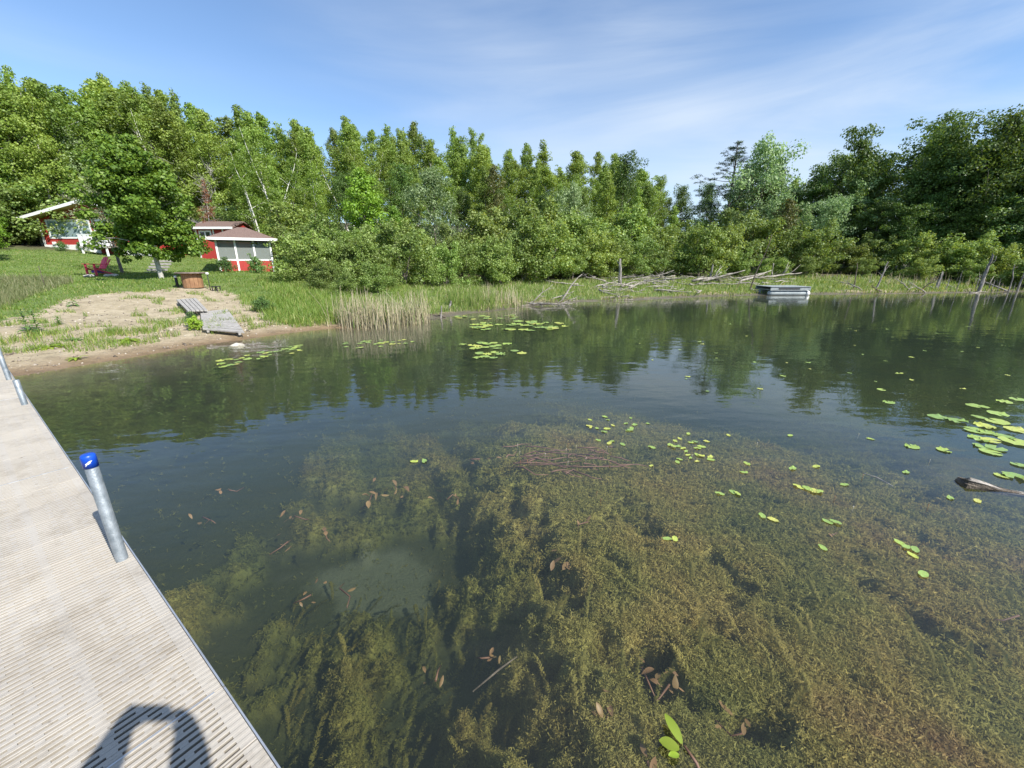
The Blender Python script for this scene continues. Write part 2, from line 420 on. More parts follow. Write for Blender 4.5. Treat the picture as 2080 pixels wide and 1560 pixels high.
def ground_mat():
    m, nt, n, l, b = new_mat('ground')
    t = n.new('ShaderNodeTexCoord')
    def noise(sc_, det=6, rough=.6):
        q = n.new('ShaderNodeTexNoise'); q.inputs['Scale'].default_value = sc_; q.inputs['Detail'].default_value = det
        q.inputs['Roughness'].default_value = rough
        l.new(t.outputs['Object'], q.inputs['Vector']); return q
    def attr(nm):
        a = n.new('ShaderNodeAttribute'); a.attribute_name = nm; return a.outputs['Fac']
    def mix(f, a, c):
        x = n.new('ShaderNodeMix'); x.data_type = 'RGBA'; l.new(f, x.inputs[0]); l.new(a, x.inputs[6]); l.new(c, x.inputs[7]); return x.outputs[2]
    turf1 = ramp(n, [(.3, (.09, .145, .028)), (.55, (.135, .19, .04)), (.75, (.24, .24, .09))]); l.new(noise(1.1, 8, .7).outputs['Fac'], turf1.inputs[0])
    sand1 = ramp(n, [(.28, (.26, .21, .13)), (.5, (.41, .34, .225)), (.7, (.53, .45, .32))]); l.new(noise(2.2, 9, .72).outputs['Fac'], sand1.inputs[0])
    deb = ramp(n, [(.54, (1, 1, 1)), (.64, (.42, .38, .33))]); l.new(noise(14, 9, .85).outputs['Fac'], deb.inputs[0])
    sm = n.new('ShaderNodeMix'); sm.data_type = 'RGBA'; sm.blend_type = 'MULTIPLY'; sm.inputs[0].default_value = .8
    l.new(sand1.outputs[0], sm.inputs[6]); l.new(deb.outputs[0], sm.inputs[7])
    # wet sand by the water, where the damp reaches
    g = n.new('ShaderNodeNewGeometry'); sp = n.new('ShaderNodeSeparateXYZ'); l.new(g.outputs['Position'], sp.inputs[0])
    wet = n.new('ShaderNodeMapRange'); wet.inputs[1].default_value = .015; wet.inputs[2].default_value = .14; wet.inputs[3].default_value = 1; wet.inputs[4].default_value = 0
    l.new(sp.outputs[2], wet.inputs[0])
    wetc = n.new('ShaderNodeMix'); wetc.data_type = 'RGBA'; wetc.blend_type = 'MULTIPLY'; wetc.inputs[7].default_value = (.62, .50, .40, 1)
    l.new(wet.outputs[0], wetc.inputs[0]); l.new(sm.outputs[2], wetc.inputs[6])
    lit = ramp(n, [(.3, (.045, .05, .02)), (.7, (.10, .085, .045))]); l.new(noise(3, 6).outputs['Fac'], lit.inputs[0])
    mudc = ramp(n, [(.3, (.10, .085, .055)), (.7, (.19, .16, .11))]); l.new(noise(1.3, 6).outputs['Fac'], mudc.inputs[0])
    # ragged edge between turf and sand
    ad = n.new('ShaderNodeMath'); ad.operation = 'ADD'
    ns = n.new('ShaderNodeMapRange'); ns.inputs[3].default_value = -.5; ns.inputs[4].default_value = .5; l.new(noise(3.2, 7, .75).outputs['Fac'], ns.inputs[0])
    l.new(attr('sand'), ad.inputs[0]); l.new(ns.outputs[0], ad.inputs[1])
    th = n.new('ShaderNodeMapRange'); th.inputs[1].default_value = .42; th.inputs[2].default_value = .58; l.new(ad.outputs[0], th.inputs[0])
    c = mix(attr('litter'), turf1.outputs[0], lit.outputs[0])
    c = mix(th.outputs[0], c, wetc.outputs[2])
    c = mix(attr('mud'), c, mudc.outputs[0])
    bed = ramp(n, [(.3, (.045, .045, .025)), (.7, (.085, .075, .04))]); l.new(noise(1.7, 6).outputs['Fac'], bed.inputs[0])
    c = mix(attr('bed'), c, bed.outputs[0])
    l.new(c, b.inputs['Base Color'])
    rr = n.new('ShaderNodeMapRange'); rr.inputs[3].default_value = .95; rr.inputs[4].default_value = .45; l.new(wet.outputs[0], rr.inputs[0]); l.new(rr.outputs[0], b.inputs['Roughness'])
    bp = n.new('ShaderNodeBump'); bp.inputs['Strength'].default_value = 1.0; bp.inputs['Distance'].default_value = .10
    l.new(noise(6, 8, .7).outputs['Fac'], bp.inputs['Height']); l.new(bp.outputs[0], b.inputs['Normal'])
    return m
M['ground'] = ground_mat()
gme = raw_mesh('ground', np.stack([X, Y, Z], -1).reshape(-1, 3), Fq, [M['ground']], True)
put_attr(gme, 'sand', sand); put_attr(gme, 'litter', litter.astype(float)); put_attr(gme, 'mud', mud); put_attr(gme, 'bed', sstep(-.9, -2.2, D_))
tag(link('ground', gme), kind='structure')

# ------------------------------------------------------------------ water: a body with a rippled mirror on top and murk inside
def water_mats():
    m = bpy.data.materials.new('water'); m.use_nodes = True
    nt = m.node_tree; n = nt.nodes; l = nt.links
    n.remove(n['Principled BSDF'])
    t = n.new('ShaderNodeTexCoord'); 
    mp1 = n.new('ShaderNodeMapping'); mp1.inputs['Rotation'].default_value = (0, 0, R(-20)); mp1.inputs['Scale'].default_value = (.8, 1.7, 1)
    l.new(t.outputs['Object'], mp1.inputs[0])
    q1 = n.new('ShaderNodeTexNoise'); q1.inputs['Scale'].default_value = 1.5; q1.inputs['Detail'].default_value = 2
    l.new(mp1.outputs[0], q1.inputs['Vector'])
    q2 = n.new('ShaderNodeTexNoise'); q2.inputs['Scale'].default_value = 5.5; q2.inputs['Detail'].default_value = 2
    l.new(mp1.outputs[0], q2.inputs['Vector'])
    q3 = n.new('ShaderNodeTexNoise'); q3.inputs['Scale'].default_value = .22; q3.inputs['Detail'].default_value = 3   # cat's paws: where the breeze touches
    l.new(t.outputs['Object'], q3.inputs['Vector'])
    r3 = n.new('ShaderNodeMapRange'); r3.inputs[1].default_value = .38; r3.inputs[2].default_value = .66; r3.inputs[3].default_value = .15; r3.inputs[4].default_value = 1
    l.new(q3.outputs['Fac'], r3.inputs[0])
    a1 = n.new('ShaderNodeMath'); a1.operation = 'MULTIPLY'; a1.inputs[1].default_value = 3.0
    l.new(q1.outputs['Fac'], a1.inputs[0])
    a2 = n.new('ShaderNodeMath'); a2.operation = 'MULTIPLY'; l.new(q2.outputs['Fac'], a2.inputs[0]); l.new(r3.outputs[0], a2.inputs[1])
    a3 = n.new('ShaderNodeMath'); a3.operation = 'ADD'; l.new(a1.outputs[0], a3.inputs[0]); l.new(a2.outputs[0], a3.inputs[1])
    bp = n.new('ShaderNodeBump'); bp.inputs['Strength'].default_value = 1.0; bp.inputs['Distance'].default_value = .0022
    l.new(a3.outputs[0], bp.inputs['Height'])
    fr = n.new('ShaderNodeFresnel'); l.new(bp.outputs[0], fr.inputs['Normal'])
    gq = n.new('ShaderNodeNewGeometry'); io = n.new('ShaderNodeMapRange')      # light leaves the water as easily as it enters (straight-through rays)
    io.inputs[3].default_value = 1.41; io.inputs[4].default_value = 1 / 1.41
    l.new(gq.outputs['Backfacing'], io.inputs[0]); l.new(io.outputs[0], fr.inputs['IOR'])
    gl = n.new('ShaderNodeBsdfGlossy'); gl.inputs['Roughness'].default_value = .012; l.new(bp.outputs[0], gl.inputs['Normal'])
    gl.inputs['Color'].default_value = (1, 1, 1, 1)
    tr = n.new('ShaderNodeBsdfTransparent')
    mx = n.new('ShaderNodeMixShader'); l.new(fr.outputs[0], mx.inputs[0]); l.new(tr.outputs[0], mx.inputs[1]); l.new(gl.outputs[0], mx.inputs[2])
    o = n['Material Output']; l.new(mx.outputs[0], o.inputs['Surface'])
    va = n.new('ShaderNodeVolumeAbsorption'); va.inputs['Color'].default_value = (.58, .64, .50, 1); va.inputs['Density'].default_value = 1.35
    vs = n.new('ShaderNodeVolumeScatter'); vs.inputs['Color'].default_value = (.72, .88, .84, 1); vs.inputs['Density'].default_value = .07
    vs.inputs['Anisotropy'].default_value = .0
    ad = n.new('ShaderNodeAddShader'); l.new(va.outputs[0], ad.inputs[0]); l.new(vs.outputs[0], ad.inputs[1])
    l.new(ad.outputs[0], o.inputs['Volume'])
    return m
M['water'] = water_mats()
wb = MB().box((-60, -75, -6.0), (110, 60, 0.0))
tag(wb.build('water', M['water']), kind='structure')

# ------------------------------------------------------------------ weed growing up through the water
HOLES = [(at_z(760, 1120, -.5), .75, .45, 1.0), (at_z(960, 1290, -.5), .35, .25, .9), (at_z(360, 1100, -.6), .8, 1.2, .62), (at_z(1300, 1400, -.4), .22, .16, .6),
         (at_z(440, 980, -.6), 1.5, .9, .55), (at_z(640, 1000, -.5), .7, .45, .25), (at_z(470, 1270, -.6), .30, .9, .5), (at_z(1330, 1460, -.4), .16, .22, .55), (at_z(1480, 1540, -.4), .5, .14, .35)]
SD = np.array([.57, -.82])
def weed_amount(x, y):
    u = x * SD[0] + y * SD[1]; v = -x * SD[1] + y * SD[0]
    big = fbm(u * .55 + 3, v * 1.5, 4, 31)
    fine = fbm(u * 2.2, v * 4.2, 4, 33)
    lump = fbm(x * 7.5, y * 7.5, 4, 35)
    w = .70 + .85 * (big - .42) + .70 * (fine - .5) + .62 * (lump - .5) * (1 - .8 * sstep(3.0, 6.0, np.hypot(x, y)))
    w = w + .46 * sstep(-.3, 1.2, x) - .30 * sstep(.25, -.7, x)
    for (hx, hy), rx, ry, k in HOLES:
        w = w - k * .82 * np.exp(-(((x - hx) / rx) ** 2 + ((y - hy) / ry) ** 2) * 1.1)
    w = w - .80 * sstep(4.8, 9.0, np.hypot(x, y)) * (1 - .35 * sstep(3.5, 6.5, x))
    far = sstep(5.5, 8.8, np.hypot(x, y)); w = w * (1 - far) + far * (.10 + .22 * sstep(3.5, 6.5, x) + .25 * (big - .5))
    return np.clip(w, .13, 1)
def bed_z(x, y):
    return np.minimum(land(x, y), -.05)
def weed_z(x, y):
    b = np.maximum(bed_z(x, y), -.95)
    ceil_ = -.07 - .055 * np.clip(np.hypot(x, y) - 2.2, 0, 6) - .05 * sstep(.4, -.8, x)
    top = b + weed_amount(x, y) * (ceil_ - b) * .98
    d = shore_dist(x, y)
    return np.where(d < -.7, top, b - .03)
r_ = np.geomspace(.75, 26, 330); a_ = np.radians(np.linspace(-64, 64, 330))
RR, AA = np.meshgrid(r_, a_)
WX, WY = RR * np.sin(AA), RR * np.cos(AA)
WZ = weed_z(WX, WY) - .03
keep = (shore_dist(WX, WY) < -.5)
i2 = np.arange(WX.size).reshape(WX.shape)
Fw = np.stack([i2[:-1, :-1], i2[:-1, 1:], i2[1:, 1:], i2[1:, :-1]], -1)
kf = keep[:-1, :-1] & keep[1:, 1:] & keep[:-1, 1:] & keep[1:, :-1]
Fw = Fw[kf]
def weed_mat(name, island):
    m, nt, n, l, b = new_mat(name)
    t = n.new('ShaderNodeTexCoord')
    q = n.new('ShaderNodeTexNoise'); q.inputs['Scale'].default_value = 1.1; q.inputs['Detail'].default_value = 6; q.inputs['Roughness'].default_value = .65
    l.new(t.outputs['Object'], q.inputs['Vector'])
    r1 = ramp(n, [(.30, (.21, .22, .075)), (.46, (.32, .295, .10)), (.60, (.39, .32, .12)), (.72, (.34, .235, .115))]); l.new(q.outputs['Fac'], r1.inputs[0])
    if island:
        g = n.new('ShaderNodeNewGeometry')
        r2 = ramp(n, [(0, (.9, .9, .9)), (.7, (1.1, 1.1, 1.05)), (1, (1.4, 1.35, 1.2))]); l.new(g.outputs['Random Per Island'], r2.inputs[0])
    else:
        q2 = n.new('ShaderNodeTexNoise'); q2.inputs['Scale'].default_value = 22; q2.inputs['Detail'].default_value = 6; q2.inputs['Roughness'].default_value = .75
        l.new(t.outputs['Object'], q2.inputs['Vector'])
        r2 = ramp(n, [(.33, (.62, .62, .62)), (.50, (.98, .98, .98)), (.68, (1.3, 1.27, 1.1))]); l.new(q2.outputs['Fac'], r2.inputs[0])
        bp = n.new('ShaderNodeBump'); bp.inputs['Strength'].default_value = 1; bp.inputs['Distance'].default_value = .03
        l.new(q2.outputs['Fac'], bp.inputs['Height']); l.new(bp.outputs[0], b.inputs['Normal'])
    # bare silt shows where nothing grows
    mx = n.new('ShaderNodeMix'); mx.data_type = 'RGBA'; mx.blend_type = 'MULTIPLY'; mx.inputs[0].default_value = 1
    l.new(r1.outputs[0], mx.inputs[6]); l.new(r2.outputs[0], mx.inputs[7])
    if island:
        l.new(mx.outputs[2], b.inputs['Base Color'])
        tl = n.new('ShaderNodeBsdfTranslucent'); l.new(mx.outputs[2], tl.inputs['Color'])
        sh_ = n.new('ShaderNodeMixShader'); sh_.inputs[0].default_value = .5
        l.new(b.outputs[0], sh_.inputs[1]); l.new(tl.outputs[0], sh_.inputs[2]); l.new(sh_.outputs[0], n['Material Output'].inputs['Surface'])
    else:
        at = n.new('ShaderNodeAttribute'); at.attribute_name = 'weed'; a2 = n.new('ShaderNodeAttribute'); a2.attribute_name = 'silt'
        mr = n.new('ShaderNodeMapRange'); mr.inputs[1].default_value = .10; mr.inputs[2].default_value = .40; l.new(at.outputs['Fac'], mr.inputs[0])
        shade_mud_ = n.new('ShaderNodeMix'); shade_mud_.data_type = 'RGBA'; shade_mud_.inputs[6].default_value = (.065, .068, .04, 1)      # dark mud, the dimness of the deep gaps put into its colour
        l.new(mr.outputs[0], shade_mud_.inputs[0]); l.new(mx.outputs[2], shade_mud_.inputs[7])
        ms = n.new('ShaderNodeMix'); ms.data_type = 'RGBA'; ms.inputs[7].default_value = (.23, .225, .19, 1)             # a bare patch of pale silt
        l.new(a2.outputs['Fac'], ms.inputs[0]); l.new(shade_mud_.outputs[2], ms.inputs[6]); l.new(ms.outputs[2], b.inputs['Base Color'])
    b.inputs['Roughness'].default_value = .9; b.inputs['Specular IOR Level'].default_value = .1
    return m
M['weed_mat'] = weed_mat('weed_mat', False); M['weed_sprig'] = weed_mat('weed_sprig', True)
wm_ = raw_mesh('weed_bed', np.stack([WX, WY, WZ], -1).reshape(-1, 3), Fw, [M['weed_mat']], True)
put_attr(wm_, 'weed', weed_amount(WX, WY))
_h = HOLES[0]; put_attr(wm_, 'silt', sstep(.25, .75, np.exp(-(((WX - _h[0][0]) / _h[1]) ** 2 + ((WY - _h[0][1]) / _h[2]) ** 2) * 1.1) + (fbm(WX * 3.5, WY * 3.5, 4, 50) - .5) * .9))
tag(link('weed_bed', wm_), 'matted olive waterweed and silt covering the bed of the pond', 'waterweed', kind='stuff')

RN = np.random.default_rng(5)
def diamonds(Pm, A, B, L, W):
    """leaf-shaped quads: centre, unit axis, unit side, length, width"""
    L = np.asarray(L)[..., None]; W = np.asarray(W)[..., None]
    V = np.stack([Pm - A * L / 2, Pm + B * W / 2 + A * L * .04, Pm + A * L / 2, Pm - B * W / 2 + A * L * .04], 1)
    n = len(Pm)
    return V.reshape(-1, 3), np.arange(4 * n).reshape(n, 4)
def unit(v): return v / (np.linalg.norm(v, axis=-1, keepdims=True) + 1e-9)
def weed_sprigs(N, leafs):
    r = np.exp(RN.uniform(math.log(.8), math.log(9), N)); a = np.radians(RN.uniform(-60, 62, N))
    x, y = r * np.sin(a), r * np.cos(a)
    w = weed_amount(x, y)
    ok = (RN.uniform(0, 1, N) < np.clip((w - .15) * 2.6, 0.02, 1)) & (shore_dist(x, y) < -.9)
    x, y, r, w = x[ok], y[ok], r[ok], w[ok]; N = len(x)
    z = weed_z(x, y) - .035
    lean = unit(np.stack([SD[0] + RN.normal(0, .7, N), SD[1] + RN.normal(0, .7, N), RN.uniform(.15, 1.5, N)], -1))
    Ls = (.022 + .018 * r ** .5) * RN.uniform(.5, 1.6, N)
    out = []
    for k in range(leafs):
        f = (k + .5) / leafs
        Pm = np.stack([x, y, z], -1) + lean * (Ls * f)[:, None] + RN.normal(0, .006, (N, 3))
        Pm[:, 2] = np.minimum(Pm[:, 2], -.012)
        A = unit(RN.normal(0, 1, (N, 3)) + lean * .8)
        B = unit(np.cross(A, RN.normal(0, 1, (N, 3))))
        s = (.0034 + .0026 * r) * RN.uniform(.7, 1.5, N)
        out.append((Pm, A, B, s * 2.2, s * .62))
    Pm, A, B, L_, W_ = [np.concatenate([o[i] for o in out]) for i in range(5)]
    V = np.stack([Pm - A * L_[:, None] / 2 + B * W_[:, None] / 2, Pm - A * L_[:, None] / 2 - B * W_[:, None] / 2, Pm + A * L_[:, None] / 2], 1)
    return V.reshape(-1, 3), np.arange(3 * len(Pm)).reshape(-1, 3)
SV, SF = weed_sprigs(270000, 6)
SV[:, 2] = np.minimum(SV[:, 2], -.006)
tag(link('fine_waterweed', raw_mesh('fine_waterweed', SV, SF, [M['weed_sprig']])), 'fine feathery waterweed carpet under the clear pond water', 'waterweed', kind='stuff')
# foxtail plumes, bushy strands lying in the clearer water near the dock
def plume(x, y, z, az, L, lift, r0):
    n = 190; f = np.linspace(0, 1, n)
    bend = az + (f - .5) * RN.normal(0, .9)
    step = L / n
    px_ = x + np.cumsum(np.sin(bend)) * step; py_ = y + np.cumsum(np.cos(bend)) * step; pz = z + lift * np.sin(f * 2.2)
    rad = r0 * np.clip(np.minimum(f * 6, (1 - f) * 4 + .25), 0, 1)
    th = RN.uniform(0, 6.28, n)
    T = unit(np.stack([np.sin(bend), np.cos(bend), np.full(n, .15)], -1)); S = unit(np.cross(T, [0, 0, 1.0])); U = np.cross(S, T)
    A = unit(S * np.cos(th)[:, None] + U * np.sin(th)[:, None] + T * .35)
    Pm = np.stack([px_, py_, pz], -1) + A * (rad / 2)[:, None]
    return Pm, A, unit(np.cross(A, T)), rad, np.full(n, .009)
PL = []
for k in range(170):
    px = rnd.uniform(560, 1180); py = rnd.uniform(1150, 1560)
    if rnd.random() < .25: px, py = rnd.uniform(1150, 2050), rnd.uniform(1250, 1560)
    x, y = at_z(px, py, -.45)
    z = float(weed_z(np.array([x]), np.array([y]))[0])
    PL.append(plume(x, y, min(z, -.12) + .02, R(rnd.gauss(18, 32)), rnd.uniform(.14, .32), rnd.uniform(.02, .09), rnd.uniform(.014, .026)))
PV, PF = diamonds(*[np.concatenate([p[i] for p in PL]) for i in range(5)])
wv, wf = PV, PF
wv[:, 2] = np.minimum(wv[:, 2], -.006)
tag(link('foxtail_weed', raw_mesh('foxtail_weed', wv, wf, [M['weed_sprig']])), 'bushy foxtail plumes of waterweed in the near foreground', 'waterweed', kind='stuff')

# ------------------------------------------------------------------ the dock: slotted panels in aluminium frames, on pipes
DK = Vector((-.807, .590, 0)).normalized()        # along the dock towards the shore
DN = Vector((.590, .807, 0)).normalized()         # across it, towards the open water
DECK = .45
DEDGE, DWID = .285, 1.22
d_rz = math.atan2(DK.y, DK.x)                     # local x along the dock, local y to the left of it (= -DN)
def deck_mat():
    m, nt, n, l, b = new_mat('deck_resin')
    t = n.new('ShaderNodeTexCoord'); oi = n.new('ShaderNodeObjectInfo')
    g = n.new('ShaderNodeNewGeometry')
    def noise(s, d=6, r=.6):
        q = n.new('ShaderNodeTexNoise'); q.inputs['Scale'].default_value = s; q.inputs['Detail'].default_value = d; q.inputs['Roughness'].default_value = r
        l.new(g.outputs['Position'], q.inputs['Vector']); return q.outputs['Fac']
    r1 = ramp(n, [(.3, (.355, .322, .275)), (.7, (.445, .41, .355))]); l.new(noise(2.2), r1.inputs[0])
    r2 = ramp(n, [(.24, (.42, .38, .33)), (.38, (1, 1, 1))]); l.new(noise(26, 5, .7), r2.inputs[0])
    r3 = ramp(n, [(.30, (.70, .67, .62)), (.50, (1, 1, 1))]); l.new(noise(5.5, 7, .75), r3.inputs[0])
    r4 = ramp(n, [(0, (.93, .93, .94)), (1, (1.05, 1.04, 1.02))]); l.new(oi.outputs['Random'], r4.inputs[0])
    c = r1.outputs[0]
    for r in (r2, r3, r4):
        x = n.new('ShaderNodeMix'); x.data_type = 'RGBA'; x.blend_type = 'MULTIPLY'; x.inputs[0].default_value = .8
        l.new(c, x.inputs[6]); l.new(r.outputs[0], x.inputs[7]); c = x.outputs[2]
    l.new(c, b.inputs['Base Color']); b.inputs['Roughness'].default_value = .62
    bp = n.new('ShaderNodeBump'); bp.inputs['Strength'].default_value = .35; bp.inputs['Distance'].default_value = .003
    l.new(noise(160, 3), bp.inputs['Height']); l.new(bp.outputs[0], b.inputs['Normal'])
    return m
M['deck'] = deck_mat()
def panel_mesh():
    """one slotted decking panel, one foot along the dock and the dock's width across; top at z = 0"""
    PW, PLn = .3015, DWID - .016
    rows = 11; pitch = PW / rows
    slot = .0118; rib = pitch - slot
    mb = MB()
    y0 = -PLn / 2
    def ridge(xa, xb, ya, yb, ch=.0012):
        # rounded rib: chamfered top
        V = [(xa + .0045, ya, -.022), (xb - .0045, ya, -.022), (xb, ya, -ch), (xb - ch, ya, 0), (xa + ch, ya, 0), (xa, ya, -ch)]
        V += [(x, yb, z) for x, _, z in V]
        mb.add(V, [(0, 1, 2, 3, 4, 5), (11, 10, 9, 8, 7, 6), (1, 7, 8, 2), (2, 8, 9, 3), (3, 9, 10, 4), (4, 10, 11, 5), (5, 11, 6, 0)])
    for r in range(rows + 1):
        xa = r * pitch - (rib / 2 if r else 0); xb = r * pitch + rib / 2 if r < rows else rows * pitch
        ridge(xa, xb, y0, -y0)
    bays = 4; bw = (PLn - .03) / bays
    for r in range(rows):
        xa = r * pitch + rib / 2; xb = (r + 1) * pitch - rib / 2
        solid = [(y0, y0 + .048)]
        for k in range(bays):
            b0 = y0 + .015 + k * bw
            if r % 2 == 0: sl = [(.030, .130), (.155, bw - .018)]
            else: sl = [(.018, .070), (.092, .190), (.212, bw - .012)]
            p = 0
            for s0, s1 in sl:
                solid.append((b0 + p, b0 + s0)); p = s1
            solid.append((b0 + p, b0 + bw))
        solid.append((-y0 - .048, -y0))
        merged = []
        for a, c in sorted(solid):
            if merged and a <= merged[-1][1] + 1e-5: merged[-1][1] = max(c, merged[-1][1])
            else: merged.append([a, c])
        for a, c in merged:
            if c - a > .001:
                mb.add([(xa, a, -.0004), (xb, a, -.0004), (xb, c, -.0004), (xa, c, -.0004), (xa, a, -.022), (xb, a, -.022), (xb, c, -.022), (xa, c, -.022)],
                       [(0, 1, 2, 3), (0, 4, 5, 1), (3, 2, 6, 7)])
    me = mb.mesh('deck_panel', M['deck']); return me
panel_me = panel_mesh()
J0 = 1.61                                         # where two frames meet, metres along from below the camera
secs = [(J0 - 3.048, 'dock section the photographer stands on, nearest the camera'), (J0, 'beige dock section holding the blue capped steel post'),
        (J0 + 3.048, 'dock section before the short capless pipe'), (J0 + 6.096, 'dock section with the farther blue capped post near the beach'),
        (J0 + 9.144, 'last dock section resting on the beach sand')]
for s0, lab in secs:
    npan = 10 if s0 < 10 else 5
    base = DK * s0 + DN * (DEDGE - DWID / 2)
    root = thing('dock_section', 'slotted ' + lab if not lab.startswith('beige') else lab, 'dock', (base.x, base.y, DECK), d_rz, 'slotted dock sections laid end to end')
    Ls = npan * .3048
    for sgn, nm in ((-1, 'side_rail'), (1, 'side_rail')):
        mb = MB(); ye = sgn * DWID / 2
        yi = ye - sgn * .032
        lo, hi = min(ye, yi), max(ye, yi)
        a_, b_ = (lo, hi)
        if sgn > 0: sec = [(a_, -.15), (b_, -.15), (b_, .003), (b_ - .006, .003), (b_ - .006, -.028), (a_, -.028)]
        else: sec = [(a_, -.15), (b_, -.15), (b_, -.028), (a_ + .006, -.028), (a_ + .006, .003), (a_, .003)]
        mb.prism([(.004, y_, z_) for y_, z_ in sec], (Ls - .008, 0, 0))
        mb.build(nm, M['aluminium'], root)
    MB().box((.004, -DWID / 2 + .034, -.14), (.034, DWID / 2 - .034, -.030)).build('end_rail', M['aluminium'], root)
    MB().box((Ls - .034, -DWID / 2 + .034, -.14), (Ls - .004, DWID / 2 - .034, -.030)).build('end_rail', M['aluminium'], root)
    MB().box((.0015, -DWID / 2 + .034, -.028), (.0065, DWID / 2 - .034, .004)).build('end_strip', M['aluminium'], root)
    for k in range(1, npan, 2): MB().box((k * .3048 - .02, -DWID / 2 + .034, -.10), (k * .3048 + .02, DWID / 2 - .034, -.030)).build('cross_member', M['aluminium'], root)
    for k in range(npan):
        p = link('deck_panel', panel_me, root, (k * .3048 + .009, 0, 0))
        p.location.z += rnd.uniform(-.0012, .0012)
def dock_pos(s, n): return DK * s + DN * n
def dock_post(s, n, h, capped, label):
    p = dock_pos(s, n); zb = ground_z(p.x, p.y) - .25
    root = thing('dock_post', label, 'post', (p.x, p.y, zb), d_rz, 'pipe posts along the dock edge')
    top = DECK + h - zb; r0 = .0275
    mb = MB().tube([(0, 0, 0), (0, 0, top * .5), (0, 0, top - .004), (0, 0, top)], [r0, r0, r0, r0 - .003], 24)
    mb.build('pipe', M['galvanised'], root)
    if capped:
        rc = r0 + .0035; t = top
        prof = [(t - .060, rc), (t - .005, rc), (t + .006, rc - .002), (t + .011, rc - .008), (t + .012, .004)]
        MB().tube([(0, 0, z) for z, _ in prof], [q for _, q in prof], 24).build('cap', M['blue_cap'], root)
        # white print on the side of the cap facing the walkway
        pr = MB()
        a0 = math.atan2(-p.y, -p.x) - d_rz
        for (u0, u1, v0, v1, w) in [(-.62, .12, -.034, -.027, .010), (-.30, .30, -.026, -.019, .008), (-.66, -.40, -.044, -.036, .006)]:
            n_ = 7; V = []
            for i in range(n_ + 1):
                f = i / n_; aa = a0 + u0 + (u1 - u0) * f; zz = t + v0 + (v1 - v0) * f; hw = w / 2 * math.sin(math.pi * (.12 + .8 * f))
                for s_ in (-1, 1): V.append(((rc + .0006) * math.cos(aa), (rc + .0006) * math.sin(aa), zz + s_ * hw))
            pr.add(V, [(2 * i, 2 * i + 1, 2 * i + 3, 2 * i + 2) for i in range(n_)])
        pr.build('cap_print', M['white_paint'], root)
    # pocket the pipe stands in
    mb = MB(); zt = DECK - zb
    for q in range(4):
        a = q * math.pi / 2
        d_ = Vector((math.cos(a), math.sin(a), 0)) * (r0 + .009); e_ = Vector((-math.sin(a), math.cos(a), 0)) * (r0 + .004)
        mb.bar(Vector((0, 0, zt - .09)) + d_ - e_, Vector((0, 0, zt - .09)) + d_ + e_, .006, .17)
    mb.build('pocket', M['aluminium'], root)
    return root
dock_post(2.89, .232, .64, True, 'tall galvanised dock post with bright blue cap beside the camera')
dock_post(9.05, .232, .62, True, 'small distant dock post with blue cap near the beach end')
dock_post(7.27, .232, .30, False, 'short galvanised dock pipe without a blue cap')

